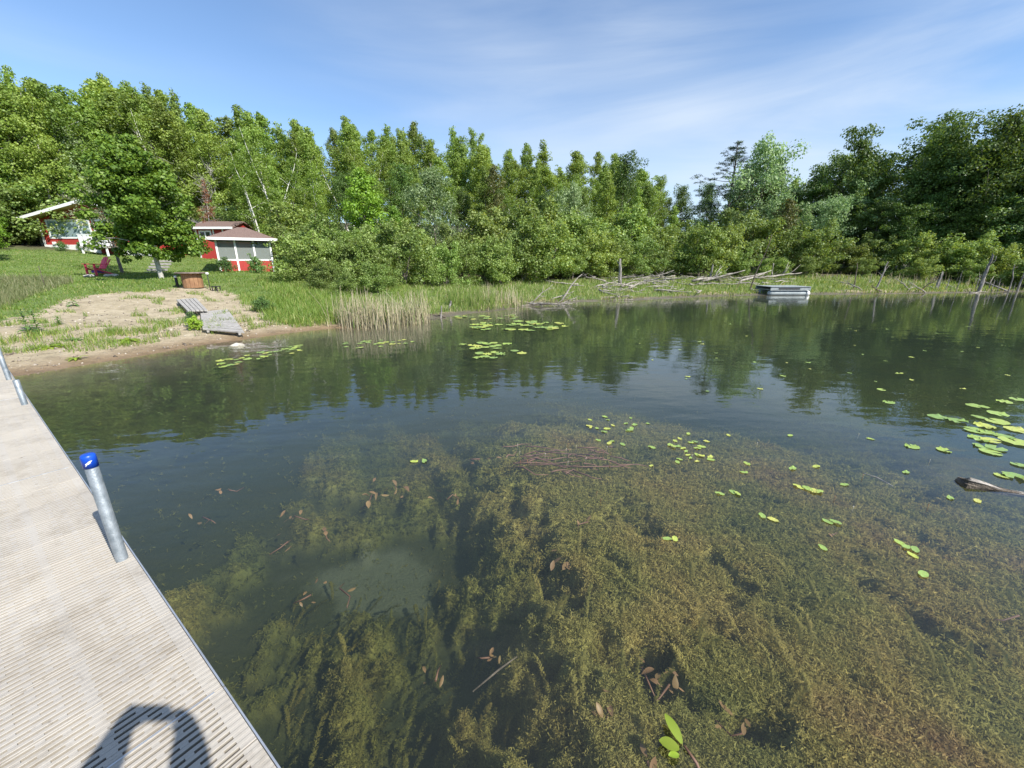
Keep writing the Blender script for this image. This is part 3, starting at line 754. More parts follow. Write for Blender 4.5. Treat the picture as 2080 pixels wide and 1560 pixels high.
# ------------------------------------------------------------------ trees
def leaf_cloud(cent, rad, n, L, W, rng, flat=.8, up=.35, droop=.25, size_var=.35):
    """n leaves spread through puffs; each leaf an own quad"""
    cent = np.asarray(cent); rad = np.asarray(rad)
    p = rad ** 2 / (rad ** 2).sum()
    k = rng.choice(len(cent), n, p=p)
    d = unit(rng.normal(0, 1, (n, 3)))
    rr = rad[k] * (.35 + .65 * rng.uniform(0, 1, n) ** .6)
    P = cent[k] + d * rr[:, None] * np.array([1, 1, flat])
    N = unit(d + np.array([0, 0, up]) + rng.normal(0, .55, (n, 3)))
    A = unit(np.cross(N, rng.normal(0, 1, (n, 3))) - np.array([0, 0, droop]))
    B = unit(np.cross(N, A))
    s = rng.uniform(1 - size_var, 1 + size_var, n)
    return diamonds(P, A, B, L * s, W * s)
def make_tree(kind, seed, H, lo, Rr, prof, limbs, clump, nleaf, L, W, leaf, bark, tr=.02, flat=.8, up=.35, droop=.25,
              elev=(15, 62), bend=.03, leader=True, fr=(.4, .62, .82, 1.0), stems=1, twig=False):
    rng = np.random.default_rng(seed)
    TV, TF = [], []; nb = 0; cent, rad = [], []
    def addt(pts, rr, n=6):
        nonlocal nb
        V, F = tube_np(pts, rr, n); TV.append(V); TF.append(np.array(F) + nb); nb += len(V)
    for s in range(stems):
        sa = s / stems * 6.283 + rng.uniform(0, 1); sl = 0 if stems == 1 else rng.uniform(.12, .32)
        Hs = H * (1 if s == 0 else rng.uniform(.7, 1.0))
        m = 8; f = np.linspace(0, 1, m)
        wob = np.cumsum(rng.normal(0, bend * H / m * 2, (m, 2)), axis=0); wob[0] = 0
        tp = np.stack([wob[:, 0] + math.cos(sa) * sl * Hs * f, wob[:, 1] + math.sin(sa) * sl * Hs * f, Hs * f * .97 * (1 - .3 * sl)], -1)
        tp[0, 2] = -.25
        addt(tp, np.maximum(tr * H * (1 - f * .88), .012), 8)
        nl = max(3, limbs // stems)
        for k in range(nl):
            t = ((k + rng.uniform(.1, .9)) / nl) ** .9
            h = lo + t * (1 - lo) * .96
            b = np.array([np.interp(h, f, tp[:, i]) for i in range(3)])
            az = k * 2.399 + rng.uniform(-.5, .5) + s
            ln = Rr * max(prof(t), .08) * rng.uniform(.5, 1.25)
            e = R(elev[0] + (elev[1] - elev[0]) * t + rng.uniform(-10, 10))
            dv = np.array([math.cos(az) * math.cos(e), math.sin(az) * math.cos(e), math.sin(e)])
            q = np.linspace(0, 1, 4)
            lp = b + dv * (q * ln)[:, None] + np.array([0, 0, 1.0]) * (q ** 2 * ln * .12 - q ** 3 * ln * droop * .5)[:, None]
            addt(lp, np.maximum(tr * H * .34 * (1 - t * .6) * (1 - q * .85), .008), 4)
            for g in fr:
                c = np.array([np.interp(g, q, lp[:, i]) for i in range(3)])
                r = clump * rng.uniform(.45, 1.25) * (.45 + .55 * prof(t))
                cent.append(c + rng.normal(0, .10 * ln + .05, 3) * np.array([1, 1, .7])); rad.append(r)
                if twig:
                    for w_ in range(2):
                        e2 = c + rng.normal(0, .35, 3) + np.array([0, 0, .2]); addt([c, (c + e2) / 2 + rng.normal(0, .04, 3), e2], [.012, .009, .006], 3)
        if leader:
            for g in np.linspace(.80, 1.0, 5):
                c = np.array([np.interp(g, f, tp[:, i]) for i in range(3)])
                cent.append(c + rng.normal(0, .12, 3)); rad.append(clump * (1.12 - g) * 1.5 + .08)
    trunk = raw_mesh(kind + '_trunk', np.concatenate(TV), np.concatenate(TF), [M[bark]], True)
    crown = None
    if nleaf:
        V, F = leaf_cloud(cent, rad, nleaf, L, W, rng, flat, up, droop)
        V[:, 2] = np.maximum(V[:, 2], .02)
        crown = raw_mesh(kind + '_crown', V, F, [M[leaf]])
    return trunk, crown, H
p_aspen = lambda t: max(.26 * (t > .6), (math.sin(math.pi * min(1, .18 + t * .80)) ** .7) * (1 - .30 * t))
p_round = lambda t: math.sqrt(max(0, 1 - (1.75 * t - .80) ** 2)) if .0 < t < 1 else .3
p_shrub = lambda t: max(.18, (1 - t ** 1.7)) * (.75 + .25 * min(1, t * 5))
p_cone = lambda t: max(.08, 1 - t)
PR = {}
for i in range(5):
    PR['aspen', i] = make_tree('aspen', 100 + i, 13, .12 + .06 * (i % 3), 2.2 + .4 * (i % 3), p_aspen, 32, .75, 11000, .165, .125, 'aspen_leaf', 'pale_bark', tr=.0085, bend=.035)
for i in range(3):
    PR['birch', i] = make_tree('birch', 140 + i, 12, .25, 2.6, p_aspen, 26, .75, 8500, .145, .095, 'birch_leaf', 'birch_bark', tr=.008, stems=2 + i % 2, droop=.6, elev=(25, 60))
for i in range(3):
    PR['maple', i] = make_tree('maple', 160 + i, 11, .12, 4.0, p_round, 34, 1.05, 12500, .20, .155, 'dark_leaf', 'bark', tr=.013, flat=.55, up=.7, droop=.35)
for i in range(2):
    PR['oak', i] = make_tree('oak', 170 + i, 12, .16, 3.6, p_round, 34, .95, 11500, .185, .13, 'dark_leaf', 'bark', tr=.013, flat=.75)
for i in range(2):
    PR['silver', i] = make_tree('silver', 180 + i, 9, .14, 3.2, p_round, 30, .85, 8000, .19, .12, 'silver_leaf', 'bark', tr=.012, flat=.75, up=.5)
for i in range(2):
    PR['lime', i] = make_tree('lime', 190 + i, 9, .08, 3.0, p_aspen, 32, .85, 9000, .21, .16, 'lime_leaf', 'bark', tr=.011, flat=.65, up=.5)
for i in range(5):
    PR['alder', i] = make_tree('alder', 200 + i, 4.6, .05, 2.1, p_shrub, 40, .55, 10000, .125, .095, 'alder_leaf', 'bark', tr=.008, stems=5, elev=(10, 55), bend=.04, leader=True)
PR['olive', 0] = make_tree('olive', 220, 9, .2, 1.9, p_aspen, 24, .6, 4200, .17, .11, 'olive_leaf', 'bark', tr=.009)
PR['pine', 0] = make_tree('pine', 230, 14, .30, 3.6, lambda t: max(.1, (1 - t) ** .8), 44, .50, 6500, .30, .035, 'pine_needle', 'bark', tr=.012, flat=.35, up=.8, droop=-.25, elev=(4, 30), leader=True, bend=.01, fr=(.55, .75, .9, 1.0))
PR['rust', 0] = make_tree('rust', 240, 8, .05, 1.5, p_cone, 30, .45, 2600, .22, .05, 'rust_needle', 'pale_bark', tr=.010, elev=(-5, 30), twig=True)
PR['bare', 0] = make_tree('bare', 250, 7, .15, 1.8, p_aspen, 26, .3, 0, .1, .1, 'olive_leaf', 'pale_bark', tr=.009, twig=True, stems=2)
for i in range(3):
    PR['bush', i] = make_tree('bush', 260 + i, 1.2, .02, .8, p_shrub, 26, .24, 2200, .085, .06, 'beach_leaf', 'bark', tr=.012, stems=4, leader=False)
PR['yellowbush', 0] = make_tree('yellowbush', 270, 1.2, .02, .8, p_shrub, 26, .24, 1800, .12, .08, 'yellow_leaf', 'bark', tr=.012, stems=4, leader=False)
HEROM = make_tree('hero_maple', 300, 8.4, .15, 2.95, lambda t: max(.14, 1 - t ** 2.8) ** .8 * min(1, .74 + t * 1.1), 74, .66, 52000, .165, .14, 'maple_leaf', 'pale_bark', tr=.018, flat=.62, up=.7, droop=.45, fr=(.3, .5, .68, .85, 1.0))
ASH = make_tree('ash', 310, 6.4, .30, 1.9, p_round, 30, .42, 4200, .15, .075, 'ash_leaf', 'bark', tr=.017, flat=.7, stems=1)

NTREE = 0
def plant(proto, x, y, H, label, cat='tree', group=None, name=None, wide=1.0, rz=None, z=None):
    global NTREE
    trunk, crown, h0 = proto
    s = H / h0
    o = thing(name or (cat.replace(' ', '_')), label, cat, (x, y, ground_z(x, y) if z is None else z), rnd.uniform(0, 6.28) if rz is None else rz, group)
    o.scale = (s * wide, s * wide * rnd.uniform(.88, 1.12), s)
    if cat == 'tree' and 'maple' not in label and 'ash' not in (name or ''): o.rotation_euler = (rnd.gauss(0, .03), rnd.gauss(0, .03), o.rotation_euler[2])
    link('trunk', trunk, o)
    if crown: link('crown', crown, o)
    NTREE += 1
    return o
def tree_px(kind, px, ytop, D, label, group=None, name=None, cat='tree', wide=1.0, v=None, jit=0):
    x, y, zt = at_d(px, ytop, D)
    zg = ground_z(x, y)
    n = len([k for k in PR if k[0] == kind])
    i = rnd.randrange(n) if v is None else v
    return plant(PR[kind, i], x, y, max(1.0, zt - zg), label, cat, group, name, wide)

SKY = [(-260, 110), (-120, 115), (0, 122), (60, 150), (120, 135), (200, 150), (310, 163), (380, 190), (430, 205), (490, 208), (560, 240), (590, 240), (650, 228), (740, 228), (780, 240), (850, 238),
       (890, 262), (960, 247), (1000, 280), (1100, 290), (1150, 297), (1200, 300), (1260, 310), (1310, 318), (1345, 345), (1390, 362), (1440, 370), (1560, 318), (1600, 335), (1640, 350), (1690, 330),
       (1760, 285), (1800, 310), (1830, 338), (1870, 295), (1940, 257), (2000, 262), (2080, 240), (2200, 230), (2400, 220)]
sx, sy = zip(*SKY)
def skyline(px): return float(np.interp(px, sx, sy))
MARKS = [(15, 'left picture edge'), (75, 'cabin eave'), (130, 'cabin window'), (185, 'cabin gable'), (250, 'maple crown'), (330, 'maple trunk'), (400, 'rust conifer'), (440, 'small red shed'), (500, 'screen house'), (570, 'screen house steps'),
         (640, 'grassy bank'), (715, 'left dry reeds'), (775, 'middle dry reeds'), (850, 'right dry reeds'), (925, 'two short stumps'), (985, 'small lily raft'), (1055, 'big lily raft'), (1125, 'dark stranded root'), (1190, 'driftwood end'),
         (1258, 'split grey snag'), (1330, 'driftwood heap'), (1390, 'right driftwood end'), (1441, 'white stump'), (1490, 'lone pine'), (1535, 'leaning dead sapling'), (1600, 'grey pontoon raft'), (1670, 'last alder'), (1735, 'thin dark pole'), (1785, 'leaning dead pole'), (1845, 'crossed sticks'),
         (1905, 'tilted grey snag'), (1955, 'low driftwood'), (1995, 'tall forked snag'), (2060, 'right picture edge')]
KIND = {'aspen': 'slender pale green aspen', 'birch': 'white stemmed birch', 'maple': 'broad green maple', 'oak': 'dense dark oak', 'silver': 'silvery poplar', 'lime': 'bright yellow green tree', 'olive': 'thin olive brown tree'}
PENDING = []
def by_mark(o, px, what):
    PENDING.append((px, what, o)); return o
def settle_labels():
    """single each plant out by the landmark it stands above"""
    groups = {}
    for px, what, o in sorted(PENDING, key=lambda t: t[0]):
        if px < -5: groups.setdefault((what, 'past the left picture edge'), []).append((0, o)); continue
        if px > 2085: groups.setdefault((what, 'past the right picture edge'), []).append((0, o)); continue
        mx, mt = min(MARKS, key=lambda m_: abs(m_[0] - px))
        rel = 'straight above the ' if abs(px - mx) < 14 else ('just left of the ' if px < mx else 'just right of the ')
        groups.setdefault((what, rel + mt), []).append((abs(px - mx), o))
    for (what, where), L in groups.items():
        L.sort(key=lambda t: t[0])
        for i, (_, o) in enumerate(L):
            extra = '' if len(L) == 1 or 'past' in where else ['nearest it', 'second nearest', 'third nearest', 'fourth nearest', 'fifth nearest'][min(i, 4)]
            o['label'] = what + ' ' + where + (', ' + extra if extra else '')
def wood(kind, px, ytop, D, row, **kw):
    return by_mark(tree_px(kind, px, ytop, D, 'tree', 'trees of the wood', kind + '_tree', **kw), px, '%s, %s,' % (KIND[kind], row))
# back row: its tops draw the skyline
px = -160
while px < 1345:
    D = rnd.uniform(58, 68)
    k = 'aspen' if rnd.random() < .8 else 'birch'
    wood(k, px, skyline(px) + rnd.choice([0, 4, 14, 26]) + rnd.uniform(-6, 6), D, 'back row', wide=rnd.uniform(.75, 1.3))
    px += rnd.uniform(19, 31)
px = 1350
while px < 2260:
    D = rnd.uniform(63, 70)
    k = rnd.choice(['maple', 'oak', 'maple', 'aspen']) if px > 1640 else rnd.choice(['aspen', 'oak', 'aspen'])
    wood(k, px, skyline(px) + rnd.uniform(2, 26), D, 'back row', wide=rnd.uniform(.85, 1.1))
    px += rnd.uniform(36, 56)
# second row, a little lower
px = -140
while px < 1340:
    D = rnd.uniform(50, 57)
    wood(rnd.choice(['aspen', 'aspen', 'birch', 'aspen']), px, skyline(px) + rnd.uniform(16, 52), D, 'second row', wide=rnd.uniform(.85, 1.35))
    px += rnd.uniform(22, 36)
px = 1345
while px < 2240:
    D = rnd.uniform(58, 62)
    wood(rnd.choice(['maple', 'oak', 'maple', 'silver'] if px > 1640 else ['aspen', 'oak', 'birch']), px, skyline(px) + rnd.uniform(35, 90), D, 'second row')
    px += rnd.uniform(44, 66)
# third row
px = 560
while px < 1400:
    wood(rnd.choice(['aspen', 'birch', 'aspen', 'oak']), px, rnd.uniform(325, 400) + (px > 1250) * 25, rnd.uniform(40, 46) + (px > 1000) * 3, 'front row')
    px += rnd.uniform(34, 52)
px = 1420
while px < 2220:
    wood(rnd.choice(['maple', 'oak', 'silver', 'alder'][:3]), px, rnd.uniform(395, 450), rnd.uniform(55, 58), 'front row')
    px += rnd.uniform(46, 66)
# undergrowth at the feet of the wood
px = -120
while px < 640:
    by_mark(tree_px('alder', px, np.interp(px, [-120, 60, 250, 420, 640], [330, 335, 350, 400, 420]) + rnd.uniform(-18, 22), rnd.uniform(51, 54), 'shrub', 'undergrowth of the wood', 'leafy_shrub', 'shrub', wide=1.25), px, 'leafy undergrowth at the foot of the wood')
    px += rnd.uniform(36, 56)
# trees that stand out
tree_px('lime', 738, 350, 37, 'bright yellow green tree standing above the alders left of centre', None, 'lime_tree', v=0, wide=1.0)
tree_px('lime', 790, 420, 34, 'small bright green tree tucked below the taller lime tree', None, 'lime_tree', v=1)
tree_px('silver', 880, 358, 38, 'round silvery grey willow rising over the alders', None, 'silver_tree', v=0)
tree_px('silver', 1165, 385, 40, 'pale silvery tree half hidden among the aspens right of centre', None, 'silver_tree', v=1, wide=.8)
tree_px('oak', 1275, 318, 50, 'round dark green tree at the right end of the aspens', None, 'oak_tree', v=0, wide=.75)
tree_px('silver', 55, 228, 56, 'big silvery tree at the left picture edge above the cabin', None, 'silver_tree', v=0, wide=1.1)
tree_px('silver', 140, 285, 53, 'silvery tree rising right above the cabin roof', None, 'silver_tree', v=1)
tree_px('maple', 10, 300, 54, 'dark leafy tree behind the left end of the cabin', None, 'maple_tree', v=0, wide=.9)
tree_px('pine', 1508, 276, 60, 'lone white pine with layered level branches above the wood', None, 'pine_tree', cat='tree', v=0, wide=1.75)
tree_px('silver', 1560, 300, 59, 'pale green broad tree hugging the right side of the pine', None, 'silver_tree', v=1, wide=.85)
tree_px('maple', 1762, 282, 60, 'domed green maple right of the pine with a small leader on top', None, 'maple_tree', v=1, wide=.8)
tree_px('oak', 1930, 254, 60, 'tall dark oak on the right shore with brownish highlights', None, 'oak_tree', v=1, wide=.95)
tree_px('oak', 2055, 240, 58, 'towering dark oak cut by the right picture edge', None, 'oak_tree', v=0)
tree_px('rust', 402, 355, 46, 'dead conifer with rust coloured needles beside the garden maple', None, 'dead_conifer', v=0)
tree_px('bare', 350, 262, 50, 'bare grey dead tree behind the garden maple', None, 'dead_tree', v=0)
tree_px('birch', 500, 262, 44, 'leaning white birch with several stems behind the screen house', None, 'birch_tree', v=1, wide=1.1)
tree_px('birch', 625, 300, 42, 'birch with a bright white trunk above the bank thicket', None, 'birch_tree', v=0)
tree_px('olive', 1000, 330, 44, 'thin brownish tree among the aspens in the middle', None, 'olive_tree', v=0)
tree_px('olive', 1600, 400, 53, 'reddish brown young tree above the alders right of the pine', None, 'olive_tree', v=0, wide=1.3)
for px, yt, D, lab in [(575, 400, 38, 'leafy dark tree crowding the screen house roof'), (600, 440, 34, 'leafy tree just right of the screen house'), (460, 400, 48, 'leafy green tree behind the little red shed'),
                       (420, 420, 52, 'leafy tree between the rust conifer and the shed')]:
    tree_px('alder', px, yt, D, lab, None, 'leafy_tree', wide=1.3)
# alders along the bank
px = 615
while px < 1690:
    D = np.interp(px, [600, 800, 1000, 1200, 1400, 1690], [25, 24, 28, 33, 40, 46]) + rnd.uniform(-.8, 1.2)
    yt = np.interp(px, [600, 700, 800, 1000, 1250, 1450, 1560, 1690], [480, 500, 470, 445, 455, 475, 485, 520]) + rnd.uniform(-38, 40)
    by_mark(tree_px('alder', px, yt, D, 'shrub', 'alders along the bank', 'alder_shrub', 'shrub', wide=rnd.uniform(.95, 1.25)), px, 'rounded front alder of the thicket')
    px += rnd.uniform(34, 54)
px = 640
while px < 1680:
    D = np.interp(px, [600, 800, 1000, 1200, 1400, 1690], [29, 29, 33, 38, 45, 51]) + rnd.uniform(-.8, 1.2)
    yt = np.interp(px, [600, 700, 800, 1000, 1250, 1450, 1560, 1690], [450, 440, 440, 425, 430, 430, 430, 470]) + rnd.uniform(-40, 30)
    by_mark(tree_px('alder', px, yt, D, 'shrub', 'alders along the bank', 'alder_shrub', 'shrub', wide=rnd.uniform(.95, 1.2)), px, 'taller rear alder of the thicket')
    px += rnd.uniform(40, 64)
px = 1680
while px < 2220:
    by_mark(tree_px('alder', px, rnd.uniform(455, 492), rnd.uniform(52, 55), 'shrub', 'shrubs on the right shore', 'leafy_shrub', 'shrub', wide=1.2), px, 'round shrub under the dark trees')
    px += rnd.uniform(46, 70)
px = 1690
while px < 2300:
    by_mark(tree_px('alder', px, rnd.uniform(500, 525), rnd.uniform(49.5, 51.5), 'shrub', 'shrubs on the right shore', 'leafy_shrub', 'shrub', wide=1.3), px, 'low sunlit shrub behind marsh grass')
    px += rnd.uniform(70, 120)
# undergrowth on the left
for px, yt, D, lab in [(10, 405, 53, 'bright leafy shrub left of the cabin at the picture edge'), (-55, 410, 48, 'leafy shrub past the left picture edge'), (52, 430, 56, 'leafy shrub against the left side of the cabin'),
                       (22, 462, 51.5, 'low bright shrub on the grassy rise left of the cabin'), (-75, 400, 41, 'tall shrub shading the lawn past the left edge')]:
    tree_px('lime' if px != 52 else 'alder', px, yt, D, lab, None, 'leafy_shrub', 'shrub', wide=1.3)
for px, yt, D, lab in [(610, 500, 24, 'loose green shrub on the bank right of the screen house'), (650, 520, 22, 'loose green shrub on the bank above the tall grass'), (700, 540, 20.5, 'loose shrub right behind the dry reeds'), (760, 525, 21, 'dense shrub behind the dry reeds')]:
    tree_px('alder', px, yt, D, lab, None, 'leafy_shrub', 'shrub', wide=1.15)
# garden trees
x, y, _ = at_d(327, 557, 28)
hm = plant(HEROM, x, y, 6.35, 'big bright green maple with pale trunk on the lawn before the cabin', 'tree', None, 'maple_tree', rz=.6, wide=1.02)
x, y, _ = at_d(243, 530, 33.5)
plant(ASH, x, y, 5.0, 'thin grey leaved tree with bare trunk in front of the cabin window', 'tree', None, 'ash_tree', rz=2.0)
for px, py, D, H, lab in [(460, 553, 31.3, 1.0, 'dark green bush at the left of the screen house wall'), (522, 556, 30.6, 1.05, 'dark green bush at the right of the screen house wall'), (128, 512, 48.2, .75, 'small shrub by the cabin skirting below the big window'),
                          (170, 510, 48.2, .85, 'small shrub by the cabin skirting near the porch')]:
    x, y, _ = at_d(px, py, D)
    plant(PR['bush', rnd.randrange(3)], x, y, H, lab, 'bush', None, 'garden_bush')
settle_labels()

# ------------------------------------------------------------------ red cabin
def wall_rect(mb, x0, x1, y, z0, z1, t=.12): mb.box((x0, y, z0), (x1, y + t, z1))
def window(parent, x0, x1, y, z0, z1, bars=(), trim=.11, mid=False, dark=False):
    """white frame proud of the wall, panes set back; bars are upright dividers"""
    w = MB()
    w.box((x0, y - .05, z0), (x0 + trim, y - .002, z1)); w.box((x1 - trim, y - .05, z0), (x1, y - .002, z1))
    w.box((x0 + trim, y - .048, z0), (x1 - trim, y - .003, z0 + trim)); w.box((x0 + trim, y - .048, z1 - trim), (x1 - trim, y - .003, z1))
    fr = w.build('window', M['white_paint'], parent)
    xs = [x0 + trim] + list(bars) + [x1 - trim]
    for i in range(len(xs) - 1):
        a = xs[i] + (.05 if i else 0); b = xs[i + 1] - (.05 if i < len(xs) - 2 else 0)
        MB().box((a, y - .016, z0 + trim), (b, y - .006, z1 - trim)).build('pane', M['glass_dark'] if dark else M['glass'], fr)
        if i: MB().box((xs[i] - .05, y - .046, z0 + trim), (xs[i] + .05, y - .004, z1 - trim)).build('mullion', M['white_paint'], fr)
        if mid and (i == 0 or i == len(xs) - 2):
            zm = (z0 + z1) / 2; MB().box((a, y - .034, zm - .025), (b, y - .017, zm + .025)).build('sash_bar', M['white_paint'], fr)
    return fr
def glass(name, col, rough):
    m, nt, n, l, b = new_mat(name)
    b.inputs['Base Color'].default_value = (*col, 1); b.inputs['Roughness'].default_value = rough; b.inputs['Specular IOR Level'].default_value = 1.0
    b.inputs['Coat Weight'].default_value = .6; b.inputs['Coat Roughness'].default_value = .03
    return m
M['glass'] = glass('window_glass', (.24, .32, .33), .08); M['glass_dark'] = glass('dark_glass', (.03, .035, .04), .05)

HX0, HX1, HY, HYB = -37.2, -28.4, 34.0, 41.0
HZ0, HZE = 2.55, 5.36
HXR = (HX0 + HX1) / 2; PIT = .245
house = thing('cabin', 'red cabin with white trim and low gable roof behind the maple', 'house', (HXR, HY, HZ0))
def H_(mb, name, m, bevel=0):
    o = mb.build(name, M[m], house, bevel); o.matrix_parent_inverse = Matrix.Translation((-HXR, -HY, -HZ0)); return o
ridge = HZE + PIT * (HXR - HX0)
mb = MB().prism([(HX0, HY, HZ0), (HX1, HY, HZ0), (HX1, HY, HZE), (HXR, HY, ridge), (HX0, HY, HZE)], (0, .15, 0)); H_(mb, 'front_wall', 'red_paint')
H_(MB().box((HX0, HY + .152, HZ0), (HX0 + .15, HYB, HZE - .02)), 'side_wall', 'red_paint')
H_(MB().box((HX1 - .15, HY + .152, HZ0), (HX1, HYB, HZE - .02)), 'side_wall', 'red_paint')
H_(MB().prism([(HX0 + .152, HYB - .15, HZ0), (HX1 - .152, HYB - .15, HZ0), (HX1 - .152, HYB - .15, HZE), (HXR, HYB - .15, ridge), (HX0 + .152, HYB - .15, HZE)], (0, .15, 0)), 'back_wall', 'red_paint')
ov, of = .75, .75
for s in (-1, 1):
    xe = HXR + s * (HXR - HX0 + ov); ze = HZE - PIT * ov
    A = [(HXR, HY - of, ridge + .015), (xe, HY - of, ze + .015), (xe, HYB + .4, ze + .015), (HXR, HYB + .4, ridge + .015)]
    if s > 0: A = A[::-1]
    H_(MB().prism(A, (0, 0, .16)), 'roof', 'dark_roof')
    # barge board along the gable edge
    H_(MB().prism([(HXR + s * .002, HY - of - .045, ridge - .04), (xe, HY - of - .045, ze - .04), (xe, HY - of - .045, ze + .17), (HXR + s * .002, HY - of - .045, ridge + .17)], (0, .043, 0)), 'barge_board', 'white_paint')
    H_(MB().prism([(HXR + s * .01, HY - of + .004, ridge - .03), (xe, HY - of + .004, ze - .03), (xe, HY - .002, ze - .03), (HXR + s * .01, HY - .002, ridge - .03)], (0, 0, .04)), 'soffit', 'soffit')
H_(MB().box((HX0 - .03, HY - .03, HZ0), (HX0 + .13, HY - .002, HZE - .06)), 'corner_board', 'white_paint')
H_(MB().box((HX1 - .13, HY - .03, HZ0), (HX1 + .03, HY - .002, HZE - .06)), 'corner_board', 'white_paint')
XA, XB = -32.85, -31.2                                   # porch door bay
H_(MB().box((XA - .14, HY - .032, HZ0), (XA, HY - .003, HZE + .3)), 'corner_board', 'white_paint')
H_(MB().box((HX0 + .132, HY - .04, HZ0), (XA - .142, HY - .004, 3.40)), 'skirting', 'white_paint')
H_(MB().box((XB + .1, HY - .04, HZ0), (HX1 - .132, HY - .004, 3.30)), 'skirting', 'white_paint')
fr = window(house, -36.6, -33.15, HY, 3.86, 5.28, bars=(-35.75, -34.05), mid=True)
fr.matrix_parent_inverse = Matrix.Translation((-HXR, -HY, -HZ0))
fr = window(house, -30.2, -29.1, HY, 3.95, 5.05, mid=True); fr.matrix_parent_inverse = Matrix.Translation((-HXR, -HY, -HZ0))
H_(MB().box((XA + .1, HY - .03, 3.30), (XA + 1.0, HY - .003, 5.35)), 'door', 'white_paint')
dk = H_(MB().box((XA - .05, HY - 1.6, 3.12), (XB + .3, HY - .045, 3.24)), 'porch_deck', 'grey_plank')
for k in range(6):
    xx = XA + .0 + k * .36
    H_(MB().box((xx, HY - 1.55, 3.241), (xx + .28, HY - 1.51, 4.05)), 'porch_rail_board', 'white_paint')
H_(MB().box((XA - .04, HY - 1.57, 4.052), (XB + .28, HY - 1.48, 4.11)), 'porch_rail', 'white_paint')
for xx in (XA, XB + .2): H_(MB().box((xx - .05, HY - 1.50, 2.5), (xx + .05, HY - 1.40, 3.119)), 'porch_post', 'white_paint')
pipe = MB().tube([(-36.2, 35.0, 5.55), (-36.2, 35.0, 6.55), (-36.2, 35.0, 6.60), (-36.2, 35.0, 6.72)], [.14, .14, .14, .14], 14)
pp = H_(pipe, 'stovepipe', 'stovepipe')
cp = MB().tube([(-36.2, 35.0, 6.70), (-36.2, 35.0, 6.73), (-36.2, 35.0, 6.86), (-36.2, 35.0, 6.90)], [.15, .21, .21, .08], 14).build('pipe_cap', M['stovepipe'], pp)
H_(MB().box((-36.45, HY - .14, 3.42), (-36.25, HY - .006, 3.62)), 'utility_box', 'white_paint')

# ------------------------------------------------------------------ small red shed
sz = 2.2; SX0, SX1, SY = -26.5, -23.3, 36.0; SZE = 4.72
shed = thing('shed', 'small red shed with brown shingle roof behind the screen house', 'shed', (SX0, SY, sz))
INV = Matrix.Translation((-SX0, -SY, -sz))
def S_(mb, name, m):
    o = mb.build(name, M[m], shed); o.matrix_parent_inverse = INV; return o
S_(MB().box((SX0, SY, sz), (SX1, SY + 2.6, SZE)), 'wall', 'red_paint')
S_(MB().prism([(SX0 - .2, SY - .35, SZE + .03), (SX0 - .2, SY + 1.3, SZE + .62), (SX0 - .2, SY + 2.95, SZE + .03), (SX0 - .2, SY + 2.95, SZE + .13), (SX0 - .2, SY + 1.3, SZE + .72), (SX0 - .2, SY - .35, SZE + .13)], (SX1 - SX0 + .4, 0, 0)), 'roof', 'shingle')
S_(MB().prism([(SX0 + .003, SY, SZE), (SX0 + .003, SY + 2.6, SZE), (SX0 + .003, SY + 1.3, SZE + .58)], (SX1 - SX0 - .006, 0, 0)), 'gable', 'red_paint')
S_(MB().box((SX0 - .2, SY - .40, SZE - .02), (SX1 + .2, SY - .352, SZE + .15)), 'fascia', 'white_paint')
for xx in (SX0 + .02, -25.05, -24.25, SX1 - .14):
    S_(MB().box((xx, SY - .03, sz), (xx + .12, SY - .002, SZE)), 'trim_board', 'white_paint')
w_ = window(shed, -26.2, -25.15, SY, 4.0, 4.6, bars=(-25.68,), trim=.12, dark=True); w_.matrix_parent_inverse = INV
S_(MB().box((-24.85, SY - .025, 4.22), (-24.4, SY - .004, 4.34)), 'name_board', 'white_paint')

# ------------------------------------------------------------------ screen house
GX0, GX1, GY, GD = -19.5, -16.3, 28.0, 3.0
GZ, GS, GE = 1.40, 2.26, 3.47
gaz = thing('screen_house', 'red and white screen house with hipped brown shingle roof', 'gazebo', (GX0, GY, GZ), R(30))
INVG = Matrix.Translation((-GX0, -GY, -GZ))
def G_(mb, name, m):
    o = mb.build(name, M[m], gaz); o.matrix_parent_inverse = INVG; return o
G_(MB().box((GX0 + .12, GY + .02, GZ - .3), (GX1 - .12, GY + .10, GS - .1)), 'front_panel', 'red_paint')
G_(MB().box((GX0 + .02, GY + .12, GZ - .3), (GX0 + .10, GY + GD - .12, GS - .1)), 'side_panel', 'red_paint')
G_(MB().box((GX1 - .10, GY + .12, GZ - .3), (GX1 - .02, GY + GD - .12, GS - .1)), 'side_panel', 'red_paint')
G_(MB().box((GX0 + .12, GY + GD - .10, GZ - .3), (GX1 - .12, GY + GD - .02, GS - .1)), 'back_panel', 'red_paint')
G_(MB().box((GX0 + .1, GY + .1, GZ - .05), (GX1 - .1, GY + GD - .1, GZ + .05)), 'floor_boards', 'grey_plank')
fx = [GX0, GX0 + 1.04, GX0 + 2.10, GX1 - .11]
for xx in fx: G_(MB().box((xx, GY, GZ - .32), (xx + .11, GY + .11, GE)), 'post', 'white_paint')
for xx in fx: G_(MB().box((xx, GY + GD - .11, GZ - .32), (xx + .11, GY + GD, GE)), 'post', 'white_paint')
for i in range(3):
    a, b = fx[i] + .112, fx[i + 1] - .002
    G_(MB().box((a, GY + .012, GS - .098), (b, GY + .10, GS)), 'rail', 'white_paint')
    G_(MB().box((a, GY + .05, GS + .002), (b, GY + .056, GE - .06)), 'screen', 'screen') if False else None
    G_(MB().box((a, GY + GD - .10, GS - .098), (b, GY + GD - .012, GS)), 'rail', 'white_paint')
